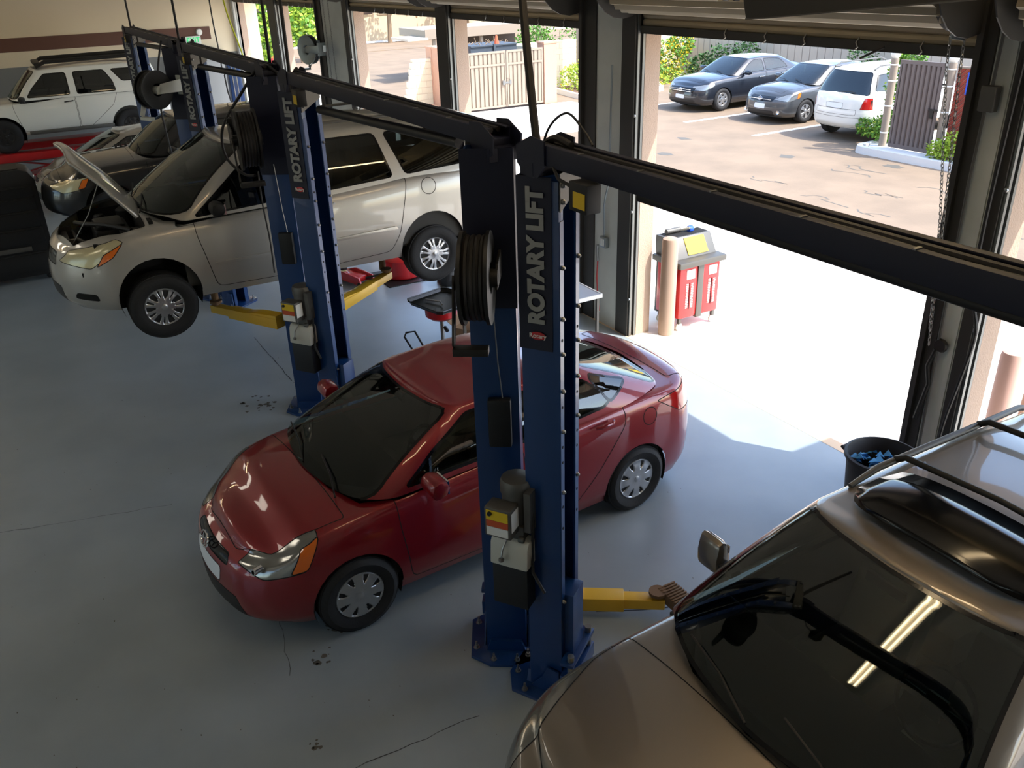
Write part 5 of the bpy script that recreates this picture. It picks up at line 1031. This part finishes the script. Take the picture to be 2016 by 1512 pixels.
# ------------------------------------------------------------------ shop equipment
# refrigerant service cart outside the first door
ct = thing('service_cart', 'red and grey refrigerant service cart on castors outside the door', 'cart', (-8.0, 7.12, 0))
MB().box(-.23, .23, -.32, -.03, .16, .84).build('tank_body', 'tool_red', ct, bevel=.035); MB().box(-.23, .23, .05, .33, .16, .84).build('tank_body', 'tool_red', ct, bevel=.035)
MB().box(-.20, .238, -.035, .055, .14, .85).box(-.26, -.20, -.31, .32, .14, .85).build('center_spine', 'dull_steel', ct, bevel=.005)
MB().box(-.28, .28, -.37, .38, .84, .92).build('shelf', 'dull_steel', ct, bevel=.02)
MB().prism([(-.28, .92), (.14, .92), (.00, 1.16), (-.28, 1.16)], -.32, .33, 'y').build('console', 'dull_steel', ct, bevel=.012)
MB().box(-.26, -.03, -.28, .30, 1.16, 1.165).build('tool_tray', 'dark_liner', ct)
MB().prism([(.128, .95), (.012, 1.14), (.018, 1.145), (.134, .955)], -.12, .20, 'y').build('instruction_card', 'label_yellow', ct)
MB().cyl((-.18, -.24, 1.20), (-.18, -.02, 1.20), .035, 12).build('gauge_hose', 'dull_steel', ct, smooth=True); MB().lathe([(.04, -.03), (.045, .0), (.04, .03)], 'y', (-.12, .10, 1.20), 14).build('blue_fitting', 'sign_blue', ct, smooth=True)
MB().tube([(-.2, .0, 1.18), (-.1, .06, 1.22), (-.15, .2, 1.20), (-.2, .28, 1.19)], .018, 8).build('coiled_hose', 'tank_white', ct, smooth=True)
for y0 in (-.22, .14):
    MB().box(.231, .236, y0, y0 + .13, .68, .80).build('white_label', 'label_white', ct)
    for k in range(15):
        for dy in (0, .08): MB().box(.231, .236, y0 - .0 + dy, y0 + .035 + dy, .30 + k * .022, .311 + k * .022).build('scale_tick', 'label_white', ct)
    MB().box(.231, .237, y0 + .052, y0 + .060, .28, .63).build('sight_slot', 'dark_liner', ct)
for x in (-.19, .19):
    for y in (-.27, .28):
        cst = MB().box(x - .02, x + .02, y - .02, y + .02, .09, .16).build('castor', 'dull_steel', ct); MB().lathe([(.04, -.018), (.05, -.012), (.05, .012), (.04, .018)], 'x', (x, y, .05), 14).build('castor_wheel', 'tank_white', cst, smooth=True)
def bollard(label, x, y, h, r, m):
    o = MB().lathe([(r, 0), (r, h - .05), (r * .9, h - .012), (r * .6, h), (.001, h + .004)], 'z', (0, 0, 0), 24).build('bollard', m, smooth=True, loc=(x, y, 0)); return tag(o, label, 'bollard')
bollard('taupe concrete-filled bollard beside the red service cart', -7.83, 6.66, 1.25, .10, 'bollard_taupe')
bollard('pinkish bollard outside the near pillar', -3.78, 7.16, 1.12, .10, 'bollard_pink')
tag(MB().cyl((-3.72, 7.40, 0), (-3.72, 7.46, 1.28), .03, 12).build('marker_post', 'bollard_taupe', smooth=True), 'thin taupe rod standing behind the pinkish bollard', 'post')
# trash can
tb = thing('trash_can', 'round black trash can with blue litter beside the near pillar', 'trash can', (-3.60, 5.32, 0))
MB().lathe([(.001, .01), (.21, 0), (.265, .72), (.285, .73), (.285, .76), (.265, .765), (.255, .74), (.20, .03), (.001, .03)], 'z', n=36).build('barrel', 'bin_black', tb, smooth=True)
MB().tube([(-.27, -.06, .66), (-.34, -.05, .68), (-.34, .05, .68), (-.27, .06, .66)], .014, 8).build('handle', 'bin_black', tb, smooth=True)
mb = MB(); rnd = random.Random(3)
for k in range(30):
    x, y = rnd.uniform(-.22, .02), rnd.uniform(-.13, .13); z = .60 + rnd.uniform(0, .10); q = rnd.uniform(.03, .07)
    mb.add([(x, y, z), (x + q, y + rnd.uniform(-.03, .03), z + .03), (x + q, y + q, z - .01), (x, y + q, z + rnd.uniform(0, .04))], [(0, 1, 2, 3)])
mb.build('litter', 'liner_blue', tb, kind='stuff'); MB().lathe([(.001, .58), (.235, .58)], 'z', n=24).build('fill', 'bin_black', tb)
MB().prism([(-.02, -.12), (.07, -.10), (.05, -.02), (-.03, -.04)], .66, .664, 'z').build('paper', 'label_white', tb)
# work table by the pillar
wt = thing('work_table', 'grey metal work table with a white edge behind the red sedan', 'table', (-7.95, 4.75, 0))
MB().box(-.32, .36, -.75, .72, .83, .85).build('table_top', 'bench_top', wt); MB().box(.36, .375, -.76, .73, .81, .855).box(-.32, .36, .72, .735, .81, .855).build('edge_trim', 'label_white', wt)
for x in (-.3, .33):
    for y in (-.72, .69): MB().box(x - .015, x + .015, y - .015, y + .015, 0, .83).build('leg', 'dull_steel', wt)
# oil drain with a square tray on top
od = thing('oil_drain', 'red oil drain on a pole with a black square tray', 'oil drain', (-8.15, 3.72, 0), .25)
MB().prism([(-.28, -.22), (-.22, -.26), (.22, -.26), (.28, -.22), (.28, .22), (.22, .26), (-.22, .26), (-.28, .22)], .94, .952, 'z').build('tray', 'tray_black', od)
P8 = [(-.28, -.22), (-.22, -.26), (.22, -.26), (.28, -.22), (.28, .22), (.22, .26), (-.22, .26), (-.28, .22), (-.28, -.22)]
MB().tube([(x * 1.08, y * 1.08, .985) for x, y in P8], .008, 6).add([(x * (1 if k == 0 else 1.08), y * (1 if k == 0 else 1.08), .95 if k == 0 else .985) for k in (0, 1) for x, y in P8], [(i, i + 1, 10 + i, 9 + i) for i in range(8)]).build('tray_rim', 'tray_black', od)
MB().tube([(-.16, -.1, .975), (.02, -.04, .98), (.10, -.08, .975)], .010, 6).build('wrench', 'steel', od); MB().tube([(.08, .12, .97), (.16, .16, .97)], .012, 6).build('socket', 'steel', od)
MB().lathe([(.04, .78), (.12, .80), (.175, .84), (.18, .93), (.165, .93), (.10, .83), (.001, .81)], 'z', (.05, -.06, 0), 28).build('bowl', 'tool_red', od, smooth=True)
MB().cyl((.05, -.06, .25), (.05, -.06, .79), .022, 12).build('pole', 'steel', od, smooth=True); MB().tube([(.10, -.06, .70), (.16, -.08, .68)], .022, 8).build('valve', 'black_plastic', od)
MB().lathe([(.001, .04), (.25, .05), (.27, .10), (.25, .24), (.10, .30), (.03, .31)], 'z', (.05, -.06, 0), 28).build('tank', 'tool_red', od, smooth=True)
MB().tube([(-.30, -.30, .60), (-.26, -.36, .58), (-.10, -.22, .16), (-.04, -.16, .14)], .012, 8).tube([(-.30, -.30, .60), (-.22, -.24, .62), (-.06, -.12, .2)], .012, 8).build('push_handle', 'black_plastic', od, smooth=True)
# cardboard box
cb = thing('cardboard_box', 'open brown cardboard box behind the roof of the red sedan', 'box', (-8.72, 4.45, 0), .5)
MB().box(-.2, .2, -.25, .25, 0, .01).box(-.2, -.195, -.25, .25, 0, .34).box(.195, .2, -.25, .25, 0, .34).box(-.2, .2, -.25, -.245, 0, .34).box(-.2, .2, .245, .25, 0, .34).build('carton', 'cardboard', cb)
MB().prism([(-.2, .34), (-.34, .42), (-.34, .425), (-.2, .345)], -.24, .24, 'y').build('flap', 'cardboard', cb); MB().prism([(.2, .34), (.32, .26), (.32, .265), (.2, .345)], -.24, .24, 'y').build('flap', 'cardboard', cb)
# floor items behind and under the minivan
dr = thing('oil_drum', 'low red drum standing on a black mat under the minivan', 'drum', (-11.85, 4.78, 0))
MB().lathe([(.001, .02), (.26, .02), (.28, .04), (.28, .30), (.25, .33), (.05, .35), (.001, .35)], 'z', n=28).build('body', 'tool_red', dr, smooth=True); MB().cyl((0, 0, .34), (0, 0, .40), .04, 12).build('cap', 'black_plastic', dr)
tag(MB().box(-12.25, -11.45, 4.4, 5.2, .0005, .015).build('floor_mat', 'black_plastic'), 'black rubber mat under the low red drum', 'mat')
jk = thing('floor_jack', 'red floor jack under the middle of the minivan', 'jack', (-12.0, 4.05, 0), .3)
MB().prism([(-.35, .05), (.35, .05), (.30, .16), (-.10, .19), (-.35, .12)], -.14, -.11, 'y').prism([(-.35, .05), (.35, .05), (.30, .16), (-.10, .19), (-.35, .12)], .11, .14, 'y').box(-.3, .2, -.11, .11, .06, .14).build('frame', 'tool_red', jk, bevel=.008)
MB().lathe([(.001, .16), (.06, .16), (.06, .19), (.001, .19)], 'z', (-.25, 0, 0), 14).build('saddle', 'dark_steel', jk)
for x in (-.3, .3): MB().lathe([(.04, -.15), (.05, -.14), (.05, .14), (.04, .15)], 'y', (x, 0, .05), 14).build('roller', 'dark_steel', jk, smooth=True)
MB().tube([(.3, 0, .14), (.75, .05, .30)], .016, 8).build('handle', 'black_plastic', jk)
tag(MB().lathe([(.001, 0), (.14, .01), (.16, .10), (.12, .22), (.15, .27), (.09, .30), (.001, .28)], 'z', (0, 0, 0), 10).box(-.26, -.08, -.08, .10, 0, .09).build('tool_bag', 'black_plastic', bevel=.02, loc=(-11.10, 5.2, 0)), 'black tool bag on the floor below the rear wheel of the minivan', 'bag')
j2 = thing('floor_jack', 'red floor jack with an upright red handle outside the second door', 'jack', (-12.0, 7.05, 0), .2)
MB().prism([(-.32, .05), (.32, .05), (.28, .17), (-.1, .2), (-.32, .14)], -.16, .16, 'y').build('frame', 'tool_red', j2, bevel=.02)
for x in (-.26, .26): MB().lathe([(.045, -.19), (.055, -.18), (.055, .18), (.045, .19)], 'y', (x, 0, .055), 14).build('roller', 'steel', j2, smooth=True)
MB().lathe([(.001, .20), (.06, .20), (.06, .23), (.001, .23)], 'z', (-.2, 0, 0), 14).build('saddle', 'dark_steel', j2); MB().tube([(.2, 0, .15), (-.15, .33, 1.22)], .018, 8).build('handle', 'tool_red', j2)
# black tool cabinet at the left edge
tc = thing('tool_cabinet', 'tall black tool cabinet with a rounded top at the left edge', 'cabinet', (-15.35, -.62, 0))
MB().prism([(-.85, .08), (.85, .08), (.85, 1.55), (.78, 1.68), (.66, 1.72), (-.85, 1.72)], -.33, .33, 'x').build('cabinet_body', 'black_plastic', tc, bevel=.02)
MB().box(-.27, .27, -.78, .66, 1.722, 1.73).build('top_mat', 'dark_steel', tc)
for k, (z0, z1) in enumerate(((.16, .46), (.60, .84), (.86, 1.10), (1.12, 1.30), (1.32, 1.48))):
    d = MB().box(.33, .345, -.80, .78, z0, z1).build('drawer', 'black_plastic', tc, bevel=.004); MB().box(.345, .365, -.75, .73, z1 - .035, z1 - .02).build('drawer_pull', 'dark_steel', d)
MB().box(.33, .352, -.80, .56, .49, .56).build('name_strip', 'dull_steel', tc, bevel=.006)
for x in (-.25, .25):
    for y in (-.7, .7): MB().lathe([(.035, -.02), (.045, -.012), (.045, .012), (.035, .02)], 'x', (x, y, .045), 12).build('castor', 'rubber', tc, smooth=True)
# pillar fittings
pf_ = thing('outlet_box', 'grey electrical outlet box with conduit on the pale pillar', 'outlet', (-8.50, 6.19, 1.12))
MB().box(-.06, .06, -.06, .0, -.07, .07).build('box', 'galv', pf_, bevel=.01); MB().box(-.035, -.005, -.064, -.06, -.045, .045).box(.005, .035, -.064, -.06, -.045, .045).build('socket_plate', 'label_white', pf_)
MB().tube([(0, -.03, .07), (-.01, -.035, .45), (.03, -.04, .60), (.10, -.05, .75), (.12, -.05, 2.1)], .012, 8).build('conduit', 'galv', pf_, smooth=True)
ag = thing('air_gun', 'red air hose with a grey nozzle hanging on the pale pillar', 'air gun', (-8.62, 6.17, .80))
MB().tube([(0, -.02, .05), (0, -.03, .22), (.01, -.03, .26)], .018, 8).build('nozzle', 'steel', ag); MB().tube([(0, -.02, .05), (.0, -.03, -.15), (.02, -.03, -.42), (.05, -.02, -.62)], .010, 8).build('hose', 'tool_red', ag, smooth=True)
nb = thing('junction_box', 'grey junction box with conduit high on the near pillar', 'junction box', (-3.84, 6.17, 3.32))
MB().box(-.06, .06, -.07, 0, -.09, .09).build('box', 'dull_steel', nb, bevel=.012); MB().tube([(-.02, -.03, -.09), (-.03, -.03, -.6), (.0, -.02, -3.2)], .012, 8).tube([(0, -.03, .09), (.01, -.03, .8)], .012, 8).build('conduit', 'dull_steel', nb, smooth=True)
ho = hose('thin hose running down the near pillar', [(-3.66, 6.15, 3.6), (-3.68, 6.14, 2.4), (-3.64, 6.13, 1.9), (-3.56, 6.13, 1.6), (-3.60, 6.13, 1.2), (-3.66, 6.14, .8), (-3.68, 6.14, .45)], .014, 'hose_black')
tag(MB().lathe([(.05, -.02), (.06, 0), (.05, .02), (.02, .03)], 'y', (-3.83, 6.15, 1.40), 14).tube([(-3.86, 6.14, 1.36), (-3.90, 6.13, 1.2), (-3.86, 6.13, 1.05), (-3.92, 6.13, .70)], .018, 8).build('chain_hoist_hook', 'dark_steel', smooth=True), 'dark hook and rag hanging on the near pillar', 'hook')
def chain(label, pts, group=None):
    mb = MB(); P = [Vector(p) for p in pts]; L_ = sum((P[i + 1] - P[i]).length for i in range(len(P) - 1)); st = .030; n = int(L_ / st); i = 0; acc = 0; pos = P[0]
    for k in range(n):
        s_ = k * st; j = 0; rem = s_
        while j < len(P) - 2 and rem > (P[j + 1] - P[j]).length: rem -= (P[j + 1] - P[j]).length; j += 1
        d = (P[j + 1] - P[j]).normalized(); p = P[j] + d * rem; side = Vector((1, 0, 0)) if k % 2 else Vector((0, 1, 0)); q = []
        for a in range(7): t = 2 * pi * a / 6; q.append(p + d * .021 * cos(t) + side * .011 * sin(t))
        mb.tube(q, .0032, 4, cap=False)
    return tag(mb.build('hand_chain', 'steel'), label, 'chain', group)
chain('left strand of the steel chain hanging at the near pillar', [(-4.17, 6.04, 3.80), (-4.16, 6.05, 3.5), (-4.00, 6.08, 2.4), (-3.92, 6.10, 1.5)])
chain('right strand of the steel chain hanging at the near pillar', [(-4.06, 6.04, 3.80), (-4.05, 6.05, 3.5), (-3.97, 6.08, 2.4), (-3.90, 6.10, 1.35)])
chain('left strand of the chain on the pillar beside the grey reel', [(-18.05, 6.1, 4.0), (-18.0, 6.1, 1.9)])
chain('right strand of the chain on the pillar beside the grey reel', [(-17.75, 6.1, 4.0), (-17.7, 6.1, 1.9)])
gw = thing('chain_hoist', 'dark toothed chain hoist at the top of the near pillar', 'hoist', (-4.10, 6.0, 4.02))
MB().lathe([(.20, -.02), (.26, -.03), (.23, 0), (.26, .03), (.20, .02)], 'x', n=30).build('sheave', 'dark_steel', gw, smooth=True); MB().prism([(-.10, -.30), (.05, -.32), (.08, .2), (-.12, .2)], .03, .04, 'x').build('bracket', 'galv', gw)
# light fixture near the first door and strip lights under the ceiling
fx = thing('light_fixture', 'dark hooded light fixture hanging at the top by the first door', 'light fixture', (-5.45, 5.25, 3.84))
MB().prism([(0, .60), (-.02, .28), (.02, .12), (.06, 0), (.25, .01), (2.2, .19), (2.2, .60)], -.02, .02, 'y').build('hood', 'frame_dark', fx); MB().prism([(.06, 0), (.25, .01), (2.2, .19), (2.2, .2), (.25, .02), (.06, .01)], -.03, .03, 'y').build('hood_edge', 'dull_steel', fx)
MB().prism([(-.32, .12), (.0, .12), (.0, .5), (-.22, .5)], .02, .04, 'y').build('reflector', 'wall_cream', fx)
for x in (-.20, -.08): MB().box(x - .02, x + .02, -.03, .02, .13, .30).build('lamp_socket', 'dark_steel', fx, bevel=.01)
for x, y, lab in ((-3.02, 2.35, 'white twin-tube strip light over the bronze vehicle hood'), (-3.02, 4.85, 'white twin-tube strip light nearest the first door'), (-20.5, -3.6, 'white twin-tube strip light above the rear of the farthest bay')):
    t = thing('strip_light', lab, 'ceiling light', (x, y, 5.55)); MB().box(-.10, .10, -1.2, 1.2, -.05, .05).build('housing', 'label_white', t)
    for sx in (-.05, .05): MB().cyl((sx, -1.18, -.07), (sx, 1.18, -.07), .016, 8).build('tube_lamp', 'lamp_glow', t)
for x, lab in ((-3.5, 'added square fill lamp behind the nearest bay'), (-8.5, 'added square fill lamp behind the red sedan'), (-13.5, 'added square fill lamp behind the minivan'), (-18.5, 'added square fill lamp behind the black wagon'), (-23.0, 'added square fill lamp behind the red rack')):  # unseen soft lamps added behind the camera to brighten the interior
    t = thing('fill_lamp', lab, 'ceiling light', (x, -4.6, 5.5)); MB().box(-.75, .75, -.75, .75, -.02, .08).build('housing', 'label_white', t); MB().box(-.7, .7, -.7, .7, -.05, -.02).build('diffuser', 'panel_glow', t)
# far corner: panel, exit sign, blue lift column, detector
ex = thing('exit_sign', 'green exit sign on the far wall', 'sign', (-26.08, 5.06, 2.66)); MB().box(0, .04, -.2, .2, -.1, .1).build('panel', 'label_white', ex)
text_mesh('lettering', 'EXIT', .17, 'exit_green', ex, frame((.045, 0, 0), (0, 1, 0), (0, 0, 1), (1, 0, 0)), .002, .003)
tag(MB().lathe([(.001, .06), (.07, .05), (.09, 0)], 'x', (-26.08, 5.25, 2.85), 16).build('alarm_bell', 'label_white', smooth=True), 'small round white alarm on the brown wall stripe', 'alarm')
sc_ = thing('stored_column', 'blue hoist column with hanging cables in the far corner', 'column', (-24.2, 5.5, 0))
MB().box(-.14, .14, -.10, .22, 0, 2.2).build('shaft', 'lift_blue', sc_, bevel=.01); MB().box(.141, .15, -.02, .0, .3, 2.15).box(.141, .15, .08, .10, .3, 2.15).build('rail', 'steel', sc_)
MB().tube([(.16, -.1, 2.1), (.18, -.22, 1.9), (.17, -.2, 1.5), (.18, -.12, 1.0)], .02, 8).tube([(.0, .2, 2.1), (.1, .38, 2.15), (.15, .42, 1.95), (.1, .25, 1.85)], .015, 8).build('cable', 'hose_black', sc_, smooth=True)
pn_ = thing('wall_cabinet', 'pale grey cabinet standing in the far corner', 'cabinet', (-25.9, 5.3, 0)); MB().box(-.15, .15, -.75, .55, 0, 2.35).build('box', 'door_grey', pn_, bevel=.01); MB().box(.15, .165, -.72, -.11, .05, 2.3).build('door', 'door_grey', pn_); MB().box(.15, .165, -.09, .52, .05, 2.3).build('door', 'door_grey', pn_)
